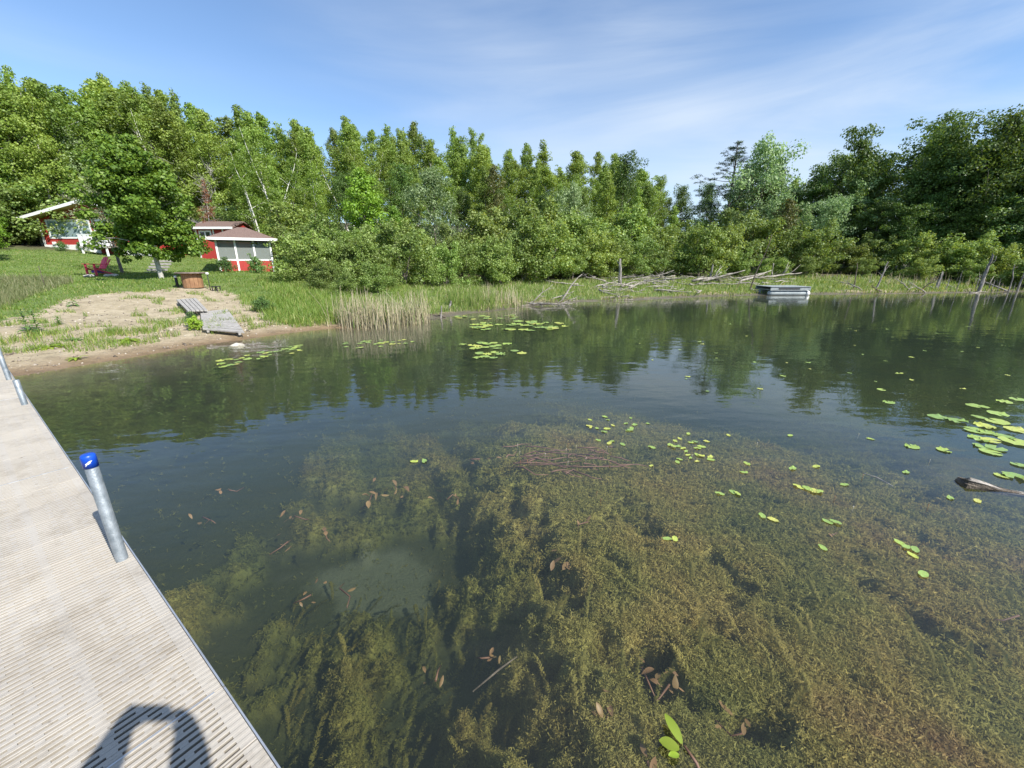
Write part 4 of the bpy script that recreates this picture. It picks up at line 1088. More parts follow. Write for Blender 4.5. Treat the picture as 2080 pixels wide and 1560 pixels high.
def screen_mat():
    m = bpy.data.materials.new('screen_mesh'); m.use_nodes = True
    nt = m.node_tree; n = nt.nodes; l = nt.links
    b = n['Principled BSDF']; b.inputs['Base Color'].default_value = (.24, .27, .25, 1); b.inputs['Roughness'].default_value = .8
    tr = n.new('ShaderNodeBsdfTransparent'); mx = n.new('ShaderNodeMixShader'); mx.inputs[0].default_value = .62
    l.new(tr.outputs[0], mx.inputs[1]); l.new(b.outputs[0], mx.inputs[2]); l.new(mx.outputs[0], n['Material Output'].inputs['Surface'])
    return m
M['screen'] = screen_mat()
for i in range(3):
    a, b = fx[i] + .112, fx[i + 1] - .002
    G_(MB().box((a, GY + .05, GS + .002), (b, GY + .054, GE - .06)), 'screen', 'screen')
    G_(MB().box((a, GY + GD - .056, GS + .002), (b, GY + GD - .05, GE - .06)), 'screen', 'screen')
for xx in (GX0 + .05, GX1 - .06):
    G_(MB().box((xx - .04, GY + .112, GS - .098), (xx + .05, GY + GD - .112, GS)), 'rail', 'white_paint')
    G_(MB().box((xx, GY + .112, GS + .002), (xx + .004, GY + GD - .112, GE - .06)), 'screen', 'screen')
oh = .38
c0 = [(GX0 - oh, GY - oh), (GX1 + oh, GY - oh), (GX1 + oh, GY + GD + oh), (GX0 - oh, GY + GD + oh)]
rz1 = GE + .92; ym = GY + GD / 2; rx0, rx1 = (GX0 + GX1) / 2 - .25, (GX0 + GX1) / 2 + .25
V = [(x, y, GE + .14) for x, y in c0] + [(rx0, ym, rz1), (rx1, ym, rz1)] + [(x, y, GE + .04) for x, y in c0]
G_(MB().add(V, [(0, 1, 5, 4), (1, 2, 5), (2, 3, 4, 5), (3, 0, 4), (0, 6, 7, 1), (1, 7, 8, 2), (2, 8, 9, 3), (3, 9, 6, 0), (9, 8, 7, 6)]), 'roof', 'shingle')
for (a, b), nm in (((0, 1), 1), ((1, 2), 2), ((3, 0), 3), ((2, 3), 4)):
    p, q = c0[a], c0[b]; dv = Vector((q[0] - p[0], q[1] - p[1], 0)).normalized(); nv = Vector((dv.y, -dv.x, 0)) * .025
    e_ = .05 if nm in (1, 4) else -.005
    G_(MB().bar((p[0] + nv.x - dv.x * e_, p[1] + nv.y - dv.y * e_, GE + .07), (q[0] + nv.x + dv.x * e_, q[1] + nv.y + dv.y * e_, GE + .07), .045, .16), 'fascia', 'white_paint')
# door with a cross brace on the far left side, seen through the screen
G_(MB().bar((GX0 + .35, GY + GD - .16, GS + .35), (GX0 + .85, GY + GD - .16, GE - .12), .07, .03), 'door_brace', 'white_paint')
G_(MB().bar((GX0 + .35, GY + GD - .22, GE - .12), (GX0 + .85, GY + GD - .22, GS + .35), .07, .03), 'door_brace', 'white_paint')
tk = thing('picnic_table', 'dim table standing inside the screen house', 'table', (GX0 + .75, GY + 2.1, GZ + .05), R(30))
MB().box((-.8, -.4, .68), (.8, .4, .73)).build('table_top', M['grey_plank'], tk)
for sx_ in (-.65, .65):
    for sy_ in (-.3, .3): MB().box((sx_ - .04, sy_ - .04, 0), (sx_ + .04, sy_ + .04, .679)).build('leg', M['grey_plank'], tk)
# stair with white hand rails right of it
st = thing('garden_steps', 'white hand rails of steps climbing beside the screen house', 'steps', (GX1 + .45, GY + .5, 1.25), R(10))
for yy in (0, .75):
    MB().bar((0, yy, .25), (.85, yy + .5, 1.22), .06, .06).build('hand_rail', M['white_paint'], st)
    for t_ in (.05, .95): MB().box((.85 * t_ - .03, yy + .5 * t_ - .03, -.1), (.85 * t_ + .03, yy + .5 * t_ + .03, .22 + .97 * t_ - .03)).build('rail_post', M['white_paint'], st)
for k in range(4): MB().box((.05 + k * .2, .05 + k * .12, .1 + k * .2), (.30 + k * .2, .70 + k * .12, .14 + k * .2)).build('tread', M['grey_plank'], st)

# ------------------------------------------------------------------ garden furniture
x, y, _ = at_d(390, 567, 23.0)
zs = ground_z(x, y)
sp = thing('spool_table', 'wooden cable spool table with dark round top on the lawn', 'table', (x, y, zs)); sp.scale = (.86, .86, .9)
for k in range(16):
    a0, a1 = k / 16 * 6.2832 + .012, (k + 1) / 16 * 6.2832 - .012
    r0, r1 = .37, .42
    P = []
    for z_, rr in ((.0, .425), (.36, .445), (.66, .425)):
        for a in (a0, a1):
            P += [(math.cos(a) * (rr - .04), math.sin(a) * (rr - .04), z_), (math.cos(a) * rr, math.sin(a) * rr, z_)]
    F = []
    for j in (0, 4): F += [(j + 1, j + 3, j + 7, j + 5), (j, j + 1, j + 5, j + 4), (j + 3, j + 2, j + 6, j + 7), (j + 2, j, j + 4, j + 6)]
    MB().add(P, F + [(0, 2, 3, 1), (8, 9, 11, 10)]).build('stave', M['spool_wood'], sp)
MB().tube([(0, 0, .662), (0, 0, .69), (0, 0, .72)], [.66, .67, .66], 28).build('table_top', M['spool_top'], sp)
MB().tube([(0, 0, -.05), (0, 0, .655)], [.2, .2], 12).build('core', M['dark_wood'], sp)
for dx, dy, h, lab, mt in [(-.62, -.10, .48, 'stubby dark path light with white top left of the spool table', 'black_rubber'), (.78, -.1, .72, 'thin dark path light with white top right of the spool table', 'black_rubber')]:
    zz = ground_z(x + dx, y + dy)
    o = thing('path_light', lab, 'lamp', (x + dx, y + dy, zz - .05), 0, None)
    MB().tube([(0, 0, 0), (0, 0, h)], [.055 if dx < 0 else .018] * 2, 10).build('stake', M[mt], o)
    MB().tube([(0, 0, h + .002), (0, 0, h + .07), (0, 0, h + .09)], [.06, .06, .03], 12).build('lamp_head', M['white_paint'], o)
zz = ground_z(x + 1.05, y)
o = thing('plant_stool', 'tiny black stool right of the spool table', 'stool', (x + 1.05, y - .1, zz - .02))
MB().box((-.13, -.13, .20), (.13, .13, .23)).build('seat', M['black_rubber'], o)
for sx_ in (-.1, .1):
    for sy_ in (-.1, .1): MB().box((sx_ - .015, sy_ - .015, 0), (sx_ + .015, sy_ + .015, .199)).build('leg', M['black_rubber'], o)

# pink garden chair, facing the dock side; local +x is where the sitter looks
x, y, _ = at_d(203, 562, 32.5)
ch = thing('garden_chair', 'pink plastic garden chair with fan back on the lawn', 'chair', (x, y, ground_z(x, y) - .01), R(258))
for k in range(5):
    o_ = (k - 2) * .115
    top = 1.0 - .035 * (k - 2) ** 2
    MB().prism([(-.22 - .02, o_ * .82 - .05, .36), (-.22 - .02, o_ * .82 + .05, .36), (-.22 - .34, o_ * 1.12 + .056, top), (-.22 - .34, o_ * 1.12 - .056, top)], (.022, 0, .012)).build('back_slat', M['pink_plastic'], ch, .004)
MB().bar((-.40, -.27, .62), (-.40, .27, .62), .03, .05).build('back_rail', M['pink_plastic'], ch)
for k in range(5):
    MB().box((-.22 + k * .115, -.26, .33 + k * .018), (-.115 + k * .115, .26, .352 + k * .018)).build('seat_slat', M['pink_plastic'], ch, .003)
for s in (-1, 1):
    MB().prism([(-.48, s * .30, .57), (.42, s * .27, .60), (.44, s * .40, .60), (-.44, s * .36, .57)], (0, 0, .028)).build('arm', M['pink_plastic'], ch, .004)
    MB().box((.28, s * .31 - .025, 0), (.38, s * .31 + .025, .598)).build('front_leg', M['pink_plastic'], ch, .004)
    MB().prism([(.36, s * .255 - .02, .42), (.36, s * .255 - .02, .34), (-.58, s * .255 - .02, .0), (-.66, s * .255 - .02, .0), (-.60, s * .255 - .02, .06)], (0, .04, 0)).build('rear_leg', M['pink_plastic'], ch, .003)
MB().box((-.16, -.20, .14), (.22, .20, .27)).build('under_seat_shade', M['purple_shade'], ch, .02)  # added box, its purple stands for the shade below the seat
def rock(name, label, x, y, r, seed, z=None, m='stone', group=None):
    bm = bmesh.new(); bmesh.ops.create_icosphere(bm, subdivisions=2, radius=1)
    q = random.Random(seed)
    for v in bm.verts:
        k = 1 + .28 * (q.random() - .5); v.co *= k
        v.co = Vector((v.co.x * r * 1.25, v.co.y * r, v.co.z * r * .62))
    me = bpy.data.meshes.new(name); bm.to_mesh(me); bm.free(); me.materials.append(M[m])
    o = link(name, me, None, (x, y, (ground_z(x, y) if z is None else z) + r * .2), q.uniform(0, 6))
    return tag(o, label, 'stone', group)
for k, (px, lab) in enumerate([(176, 'pale stone lying left of the pink chair'), (183, 'small pale stone by the front of the pink chair'), (219, 'pale stone just right of the pink chair'), (228, 'cream stone second to the right of the pink chair'), (233, 'farthest pale stone right of the pink chair')]):
    xx, yy, _ = at_d(px, 563, 31.8 + .1 * k); rock('garden_stone', lab, xx, yy, .13 + .03 * (k % 3), k, group='stones round the pink chair')
xx, yy = at_z(478, 688, .15)
rock('shore_stone', 'single pale stone at the water edge below the plank ramp', xx, yy, .14, 40)
x, y, _ = at_d(308, 534, 34)
stp = thing('timber_steps', 'weathered timber steps in the maple shade', 'steps', (x, y, ground_z(x, y) - .05), .1)
for k in range(5): MB().box((-.55, k * .22, k * .17), (.55, k * .22 + .20, k * .17 + .12)).build('step_board', M['grey_plank'], stp, .008)
x, y, _ = at_d(98, 603, 24)
tag(MB().tube([(0, 0, -.2), (.01, 0, .35), (0, .01, .82)], [.013, .012, .010], 6).build('stake', M['dark_wood'], loc=(x, y, ground_z(x, y))), 'thin dark stake standing in the grass above the sand', 'stake')

# ------------------------------------------------------------------ plank ramps stranded on the bank
def raft_ramp(label, corners, n, along, zoff):
    """planks between four surveyed corners: near-left, near-right, far-right, far-left"""
    c = [Vector(p) for p in corners]; org = c[0].copy()
    root = thing('plank_ramp', label, 'ramp', org)
    P = lambda u, v: (c[0] * (1 - u) + c[1] * u) * (1 - v) + (c[3] * (1 - u) + c[2] * u) * v - org
    for k in range(n):
        a, b = (k + .07) / n, (k + .93) / n
        q = [P(0, a), P(1, a), P(1, b), P(0, b)] if along else [P(a, 0), P(b, 0), P(b, 1), P(a, 1)]
        j = rnd.uniform(-.008, .008); e = Vector((0, 0, j))
        MB().prism([tuple(p + e) for p in q], (0, 0, .04)).build('plank', M['grey_plank'], root, .004)
    for v in (.12, .88):
        p, q = (P(v, 0), P(v, 1)) if along else (P(0, v), P(1, v))
        MB().bar(p - Vector((0, 0, .034)), q - Vector((0, 0, .034)), .06, .06).build('bearer', M['grey_plank'], root)
def zc(px, py, h):
    z = .3
    for _ in range(60): z = z * .75 + .25 * (ground_z(*at_z(px, py, z)) + h)
    return (*at_z(px, py, z), z)
raft_ramp('bleached plank platform sloping down to the water', [zc(412, 670, .10), zc(497, 677, .14), zc(463, 630, .07), zc(407, 635, .07)], 11, True, 0)
raft_ramp('short slatted plank ramp above the bleached platform', [zc(381, 634, .16), zc(423, 632, .16), zc(399, 607, .14), zc(358, 611, .14)], 5, False, 0)

# ------------------------------------------------------------------ grass, reeds and plants of the bank
def blades(P, H, Wd, rng, lean=.35, seg2=True):
    """upright bent blades: two quads each"""
    n = len(P); a = rng.uniform(0, 6.283, n); S = np.stack([np.cos(a), np.sin(a), np.zeros(n)], -1)
    b = rng.uniform(0, 6.283, n); Ld = np.stack([np.cos(b), np.sin(b), np.zeros(n)], -1) * (rng.uniform(.2, 1, n) * lean)[:, None]
    H = H[:, None]; Wd = Wd[:, None]; up = np.array([0, 0, 1.0])
    m = P + up * H * .55 + Ld * H * .25; t = P + up * H * (1 - .15 * lean) + Ld * H
    V = np.stack([P - S * Wd / 2, P + S * Wd / 2, m + S * Wd * .38, m - S * Wd * .38, t + S * Wd * .06, t - S * Wd * .06], 1)
    i = np.arange(n)[:, None] * 6
    F = np.concatenate([i + np.array([[0, 1, 2, 3]]), i + np.array([[3, 2, 4, 5]])])
    return V.reshape(-1, 3), F
def scatter(n, az, rr, cond, seed):
    rng = np.random.default_rng(seed)
    a = np.radians(rng.uniform(az[0], az[1], n)); r = rng.uniform(rr[0] ** .9, rr[1] ** .9, n) ** (1 / .9)
    x, y = r * np.sin(a), r * np.cos(a); d = shore_dist(x, y)
    ok = cond(x, y, d, np.degrees(a), rng)
    x, y, d, r = x[ok], y[ok], d[ok], r[ok]
    return np.stack([x, y, land(x, y)], -1), d, r, rng
def grass(name, label, n, az, rr, cond, h, w, m, seed, lean=.35):
    P, d, r, rng = scatter(n, az, rr, cond, seed)
    k = len(P); H = rng.uniform(h[0], h[1], k) * (.7 + .6 * fbm(P[:, 0] * .8, P[:, 1] * .8, 3, seed)); Wd = w * rng.uniform(.6, 1.4, k) * (.5 + r / 30)
    V, F = blades(P - np.array([0, 0, .02]), H, Wd, rng, lean)
    return tag(link(name, raw_mesh(name, V, F, [M[m]])), label, 'grass', kind='stuff')
clump = lambda x, y, s, k=1.0: fbm(x * k, y * k, 3, s)
sandw = lambda x, y, d, az: d < sand_top(az) + (clump(x, y, 21, .5) - .5) * 3
grass('lawn_grass', 'mown green lawn between the beach and the cabin', 60000, (-54, -24), (18, 48), lambda x, y, d, az, g: (d > sand_top(az) - .6 + (clump(x, y, 77, .7) - .5) * 3) & (d > 2) & (d < 37), (.05, .12), .022, 'lawn_blade', 1, .6)
grass('tall_grass', 'tall green grass on the bank between ramp and reeds', 60000, (-36, -14), (11, 27), lambda x, y, d, az, g: (d > .5) & (d < 13) & (np.hypot(x + 8.2, y - 11.8) > 1.5) & (np.hypot(x + 9.6, y - 13.3) > 1.3) & (az > -34 + d * .35 + (clump(x, y, 5) - .5) * 8) & (g.uniform(0, 1, len(x)) < .35 + clump(x, y, 6, 1.4)), (.12, .38), .016, 'grass_blade', 2, .55)
grass('rough_grass', 'grey green rough grass at the left edge of the sand', 30000, (-56, -46.5), (13, 30), lambda x, y, d, az, g: (d > 3.8) & (d < 15) & (g.uniform(0, 1, len(x)) < clump(x, y, 8, .6) * 1.6) & (d > 6.5 + (az + 52) * 1.1), (.14, .36), .012, 'rough_blade', 3, .5)
grass('beach_grass', 'sparse tufts of grass along the lower beach', 60000, (-55, -27), (11, 20), lambda x, y, d, az, g: (d > .9) & (d < 3.4) & (clump(x, y, 9, 2.1) > .47 + .10 * (clump(x, y, 19, .6)) + .03 * (d > 2.2)) & (g.uniform(0, 1, len(x)) < .65), (.05, .26), .013, 'grass_blade', 4, .7)
grass('sand_tufts', 'scattered thin tufts growing out of the sand', 60000, (-54, -30), (13, 25), lambda x, y, d, az, g: (d > 2.2) & (d < 12) & (clump(x, y, 10, 1.9) > .685), (.06, .22), .012, 'grass_blade', 5, .7)
grass('marsh_grass', 'bright marsh grass along the far bank', 150000, (-19, 56), (15, 52), lambda x, y, d, az, g: (d > .25 + (clump(x, y, 12, .5) - .5) * 1.5) & (d < 9) & (g.uniform(0, 1, len(x)) < .3 + clump(x, y, 13, .8)), (.12, .32), .018, 'marsh_blade', 6, .6)
def reeds(name, label, pts, n, h, seed, mname='dry_reed'):
    rng = np.random.default_rng(seed); Vs, Fs = [], []; nb = 0
    cx = np.array(pts); P = []
    for i in range(n):
        k = rng.integers(len(cx)); P.append(cx[k] + rng.normal(0, .15, 2) * np.array([1.3, 1.6]))
    P = np.array(P); z = np.maximum(land(P[:, 0], P[:, 1]), -.25)
    for i in range(n):
        H = h * rng.uniform(.45, 1.1); b = np.array([P[i, 0], P[i, 1], z[i] - .03]); ld = rng.normal(0, .10, 2) * H
        if rng.uniform() < .12: ld *= 3.5
        q = np.array([b, b + [ld[0] * .4, ld[1] * .4, H * .55], b + [ld[0], ld[1], H]])
        V, F = tube_np(q, [.010, .008, .004], 3); Vs.append(V); Fs.append(np.array(F) + nb); nb += len(V)
    V, F = np.concatenate(Vs), np.concatenate(Fs)
    n3 = int(n * 1.7); P2 = P[rng.integers(n, size=n3)] + rng.normal(0, .08, (n3, 2))
    bz = np.maximum(land(P2[:, 0], P2[:, 1]), -.25)
    V2, F2 = blades(np.column_stack([P2, bz]), rng.uniform(.2, .95, n3) * h, np.full(n3, .014), rng, .32)
    return tag(link(name, raw_mesh(name, np.concatenate([V, V2]), np.concatenate([F, F2 + len(V)]), [M[mname]])), label, 'reeds', kind='stuff')
rp = []
for k in range(60):
    px = 694 + k * 2.85; py = 662 - max(0, px - 780) * .14 + rnd.uniform(-6, 5)
    rp.append(at_z(px, py, 0))
reeds('dry_reeds', 'stand of dry straw coloured reeds in the shallow edge', rp, 330, 1.12, 61)
rp = [at_z(rnd.uniform(920, 1010), rnd.uniform(618, 630), .05) for _ in range(26)]
reeds('green_rushes', 'bluish green rushes behind the two short stumps', rp, 150, 1.0, 62, 'marsh_blade')
rp = [at_z(rnd.uniform(985, 1060), rnd.uniform(612, 624), .05) for _ in range(20)]
reeds('marsh_reeds', 'pale dry reeds before the alders in the middle', rp, 90, .8, 63)
rp = [(rnd.uniform(24, 42), rnd.uniform(31, 37)) for _ in range(70)]
reeds('far_reeds', 'pale dry reeds scattered in the marsh on the right shore', rp, 160, .9, 64)
P_, d_, r__, g_ = scatter(26000, (-56, -26), (11, 24), lambda x, y, d, az, g: (d > .15) & (d < 11) & sandw(x, y, d, az) & ((g.uniform(0, 1, len(x)) < .12) | (np.abs(d - 1.1 - clump(x, y, 40)) < .12)), 41)
npb = len(P_); sz_ = np.abs(g_.normal(0, .016, npb)) + .007
oct_ = np.array([(1, 0, 0), (0, 1, 0), (-1, 0, 0), (0, -1, 0), (0, 0, .7), (0, 0, -.4)])
Vp = P_[:, None, :] + oct_[None] * sz_[:, None, None] * g_.uniform(.6, 1.5, (npb, 1, 3)) * (1 + g_.normal(0, .15, (npb, 6, 1)))
Fp = np.array([(0, 1, 4), (1, 2, 4), (2, 3, 4), (3, 0, 4), (1, 0, 5), (2, 1, 5), (3, 2, 5), (0, 3, 5)])
Fp = (np.arange(npb)[:, None, None] * 6 + Fp[None]).reshape(-1, 3)
M['pebble'] = leaf_mat('pebble', [(0, (.07, .055, .04)), (.5, (.20, .16, .12)), (.8, (.38, .33, .27)), (1, (.55, .50, .43))], trans=0.0, objvar=0, gain=1.0)
tag(link('beach_pebbles', raw_mesh('beach_pebbles', Vp.reshape(-1, 3), Fp, [M['pebble']])), 'pebbles and dark debris strewn over the beach sand', 'pebbles', kind='stuff')
# plants standing in the sand, one by one
def rosette(name, label, px, py, n, L, W, up, m, seed, stalk=0):
    d0 = np.interp(py, [600, 640, 690, 720], [19.5, 16.5, 13.6, 12.3])
    x, y, _ = at_d(px, py, d0); z = ground_z(x, y); rng = np.random.default_rng(seed)
    root = thing(name, label, 'plant', (x, y, z))
    for i in range(n):
        a = i * 2.4 + rng.uniform(-.3, .3); f = i / max(1, n - 1)
        hz = stalk * f; l_ = L * (1 - .45 * f if stalk else rng.uniform(.7, 1.1)); u = up + rng.uniform(-.15, .2)
        dx = np.array([math.cos(a), math.sin(a), 0.]); sd = np.array([-math.sin(a), math.cos(a), 0.])
        q = np.linspace(0, 1, 5); c = dx * (q * l_)[:, None] + np.array([0, 0, 1.]) * (hz + l_ * (u * q - .75 * q ** 2 * (u > .2)))[:, None]
        wd = W * np.array([.25, .85, 1, .7, .03]) / 2
        V = np.concatenate([c + sd * wd[:, None] + [0, 0, .02 * W], c - sd * wd[:, None] + [0, 0, .02 * W]])
        F = [(k, k + 1, 5 + k + 1, 5 + k) for k in range(4)]
        link('leaf', raw_mesh('leaf', V, np.array(F), [M[m]], True), root)
    if stalk: MB().tube([(0, 0, -.05), (0, 0, stalk)], [.012, .006], 6).build('stem', M['beach_stem'], root)
    return root
M['beach_stem'] = mat('beach_stem', (.10, .16, .05), (.16, .20, .07), 9, .7)
for i, (px, py, n, L, W, up, m, stalk, lab) in enumerate([
    (50, 655, 22, .24, .075, .7, 'beach_leaf', .55, 'tall leafy weed at the left end of the sand, left of a pair'),
    (72, 657, 22, .22, .07, .7, 'beach_leaf', .62, 'tall leafy weed at the left end of the sand, right of a pair'),
    (60, 662, 14, .2, .07, .6, 'beach_leaf', .25, 'low leafy weed at the foot of the tall pair'),
    (114, 641, 18, .18, .05, .8, 'beach_leaf', .22, 'small bushy weed alone in the middle of the left sand'),
    (146, 677, 14, .26, .05, .7, 'beach_leaf', 0, 'spiky pale rosette right of the big leaved rosette'),
    (90, 688, 13, .34, .085, .6, 'yellow_leaf', 0, 'big leaved pale rosette low on the left beach'),
    (258, 686, 15, .36, .09, .6, 'yellow_leaf', 0, 'big leaved pale rosette in the middle of the lower beach'),
    (150, 714, 10, .2, .06, .8, 'yellow_leaf', 0, 'small bright rosette nearest the water on the beach'),
    (143, 600, 14, .25, .08, .5, 'beach_leaf', .15, 'dark low weed at the upper edge of the sand')]):
    rosette('sand_weed', lab, px, py, n, L, W, up, m, 400 + i, stalk)
x, y, _ = at_d(391, 655, 15.0); plant(PR['bush', 1], x, y, .5, 'leafy green bush covering the left side of the ramp', 'bush', None, 'beach_bush', wide=.62)
x, y, _ = at_d(396, 664, 14.6); plant(PR['yellowbush', 0], x, y, .42, 'yellow green tuft in front of the ramp bush', 'bush', None, 'beach_bush', wide=.8)
x, y, _ = at_d(535, 632, 17.2); plant(PR['bush', 2], x, y, .55, 'low dark green clump in the tall grass of the bank', 'bush', None, 'bank_bush', wide=1.3)

# ------------------------------------------------------------------ dead wood
def stick_mesh(seed, L, r0, forks=2, m='driftwood', bend=.12, n=6):
    rng = np.random.default_rng(seed); mb = MB(); k = 7; f = np.linspace(0, 1, k)
    w = np.cumsum(rng.normal(0, bend * L / k, (k, 2)), axis=0); w[0] = 0
    P = np.stack([f * L, w[:, 0], w[:, 1]], -1); rad = r0 * (1 - .75 * f)
    mb.tube(P, rad, n)
    for q in range(forks):
        j = rng.integers(2, k - 1); b = P[j]; a = rng.uniform(-1, 1); d = np.array([rng.uniform(.4, 1), a, rng.uniform(-.2, .8)]); d /= np.linalg.norm(d)
        l2 = L * rng.uniform(.18, .4)
        mb.tube([b, b + d * l2 * .5 + rng.normal(0, .03, 3), b + d * l2], [rad[j] * .7, rad[j] * .5, rad[j] * .15], 5)
    return mb.mesh('driftwood_stick', M[m])
STK = [stick_mesh(500 + i, 1.7 + .25 * (i % 3), .045 + .012 * (i % 3), 2 + i % 2) for i in range(6)] + [stick_mesh(520, 1.4, .05, 2, 'dark_wood'), stick_mesh(521, 1.1, .04, 3, 'dark_wood')]
def stick(me, x, y, z, az, tilt, s, label, group, roll=0., name='driftwood_branch', cat='branch'):
    o = link(name, me, None, (x, y, z)); o.rotation_euler = (roll, -tilt, az); o.scale = (s, s, s)
    return tag(o, label, cat, group)
for k in range(64):
    px = rnd.gauss(1300, 52); py = 590 + (px - 1300) * -.02 + rnd.uniform(-8, 9)
    x, y = at_z(px, py, .1)
    stick(STK[rnd.randrange(6)], x, y, max(.03, ground_z(x, y)) + rnd.uniform(.0, .22), rnd.gauss(0, .5) + (math.pi if rnd.random() < .4 else 0), rnd.gauss(.04, .12), rnd.uniform(.55, 1.15), 'bleached branch in the driftwood heap below the split snag', 'branches of the driftwood heap', rnd.uniform(0, 6))
for k in range(22):
    px = rnd.uniform(1400, 1580); x, y = at_z(px, rnd.uniform(580, 592), .12)
    stick(STK[rnd.randrange(6)], x, y, max(.03, ground_z(x, y)) + rnd.uniform(0, .2), rnd.gauss(0, .35), rnd.gauss(.05, .1), rnd.uniform(.9, 1.8), 'long bleached branch lying between the heap and the grey raft', 'branches left of the grey raft', rnd.uniform(0, 6))
for k in range(24):
    px = rnd.uniform(1030, 1230); py = np.interp(px, [1030, 1230], [624, 604]) + rnd.uniform(-4, 3); x, y = at_z(px, py, .04)
    stick(STK[rnd.randrange(8)], x, y, rnd.uniform(-.02, .1), rnd.gauss(.2, .7), rnd.uniform(-.1, .8) * (rnd.random() < .5), rnd.uniform(.35, .9), 'small dead stick at the water edge left of the driftwood heap', 'sticks at the water edge', rnd.uniform(0, 6))
for k in range(14):
    px = rnd.uniform(1650, 2080); x, y = at_z(px, rnd.uniform(586, 596), .03)
    stick(STK[rnd.randrange(8)], x, y, rnd.uniform(0, .15), rnd.uniform(0, 6.28), rnd.uniform(0, .5), rnd.uniform(.6, 1.2), 'stray dead stick along the right hand shore', 'sticks along the right shore', rnd.uniform(0, 6))
def snag(label, px, py, ytop, D, dxpx, r0, m='snag_wood', forks=0, seed=0, split=False):
    """a dead standing stem, broken off at the top"""
    x, y, _ = at_d(px, py, D); zt = at_d(px, ytop, D)[2]; zb = min(ground_z(x, y), 0) - .3 if ground_z(x, y) < .1 else ground_z(x, y) - .1
    r0 *= .66; D = D + (2.5 if px > 1650 else 0); x, y, _ = at_d(px, py, D); zt = at_d(px, ytop + (8 if px > 1650 else 0), D)[2]; zb = ground_z(x, y) - .25; H = zt - zb; dx = dxpx * .6 * y / FPX; rng = np.random.default_rng(seed)
    mb = MB(); k = 8; f = np.linspace(0, 1, k); w = np.cumsum(rng.normal(0, .012 * H, (k, 2)), axis=0); w[0] = 0
    P = np.stack([w[:, 0] + dx * f, w[:, 1] + .1 * dx * f, H * f], -1); n = 10
    V, F = tube_np(P, r0 * (1.15 - .55 * f), n)
    V = V.reshape(k, n, 3); V += rng.normal(0, r0 * .10, V.shape); V[-1, :, 2] += rng.uniform(-.25, .35, n) * min(1, r0 * 5)
    if split: V[-1, ::3, 2] -= .35; V[-2, ::4] *= np.array([.97, 1, 1])
    mb.add(V.reshape(-1, 3), F); mb.f.append(tuple(range((k - 1) * n, k * n))); mb.sm.append(False)
    for q in range(forks):
        j = rng.integers(3, k - 1); b = P[j]; a = rng.uniform(0, 6.28); l2 = H * rng.uniform(.15, .4)
        e = b + np.array([math.cos(a) * l2 * .7, math.sin(a) * l2 * .4, l2 * rng.uniform(.2, .8)])
        mb.tube([b, (b + e) / 2 + rng.normal(0, .05, 3), e], [r0 * .35, r0 * .25, r0 * .08], 5)
    return tag(mb.build('dead_snag', M[m], loc=(x, y, zb)), label, 'dead tree', 'dead standing stems along the shore')
snag('thick split grey snag standing in the driftwood', 1258, 584, 530, 30, -4, .19, seed=1, split=True, forks=2)
snag('short pale stump post before the alders', 1441, 569, 538, 38, 2, .15, seed=2)
snag('thin pale stump at the alder edge above the raft', 1566, 562, 537, 43, 1, .10, seed=3)
snag('thin dark pole standing in the water', 1731, 598, 528, 36, 2, .06, seed=4, m='dark_wood')
snag('leaning forked dead pole right of the thin dark pole', 1777, 594, 525, 38, 18, .09, seed=5, forks=2)
snag('tilted grey snag with blackened top', 1902, 581, 546, 41, 14, .13, seed=6)
snag('tall forked snag with a pale crosspiece on top', 1987, 590, 508, 42, 12, .16, seed=7, forks=3, split=True)
snag('slim pale stick upright near the right edge', 2017, 586, 560, 43, 1, .035, seed=8)
snag('curved dead stem at the right picture edge', 2062, 560, 530, 44, -6, .06, seed=9, forks=1)
snag('bent dead stem in the dark shrubs at far right', 2076, 566, 528, 45, 3, .09, seed=10)
snag('leaning dead sapling with bare twigs left of the raft', 1520, 592, 478, 33, 36, .055, seed=11, m='dark_wood', forks=7)
snag('slender dark sapling beside the leaning dead sapling', 1492, 588, 556, 33, 22, .03, seed=12, m='dark_wood', forks=2)
snag('short leaning stump in the water beside the reeds', 893, 648, 622, 16.0, 4, .06, seed=13, m='snag_wood')
snag('pale short stump leaning right of the first stump', 910, 640, 612, 17.6, 10, .085, seed=14)
snag('thin upright stick in the water before the heap', 1203, 612, 592, 23.5, 1, .02, seed=15, m='dark_wood')
for k in range(16):
    px = 1668 + k * 26 + rnd.uniform(-9, 9); yb = rnd.uniform(566, 590)
    o_ = snag('thin dead stub standing in the right hand marsh', px, yb, yb - rnd.uniform(12, 30), rnd.uniform(40, 45), rnd.uniform(-5, 5), rnd.uniform(.03, .06), seed=60 + k, forks=k % 3 == 0)
    by_mark(o_, px, 'thin dead stub in the marsh')
settle_labels()
for px, py, az, tl, s, lab in [(905, 645, 2.9, .05, .6, 'dark root lying at the foot of the two short stumps'), (1085, 615, .5, .4, .5, 'dark branch stub pointing up from the muddy spit'), (1010, 622, .1, .3, .5, 'dark stranded root beside the big lily raft'),
                               (1148, 605, 1.0, .7, .5, 'dark twisted root sticking up left of the heap'), (1830, 594, .4, .25, 1.0, 'pale forked driftwood low in the water on the right'), (1880, 596, 2.5, .5, .6, 'slanting pale stick crossing out of the water'),
                               (1852, 594, 2.1, .6, .7, 'grey root stub beside the forked driftwood'), (2035, 588, .2, .4, .7, 'arched grey branch near the right edge')]:
    x, y = at_z(px, py, 0); stick(STK[6 if 'dark' in lab else rnd.randrange(6)], x, y, .02, az, tl, s, lab, None, rnd.uniform(0, 6))

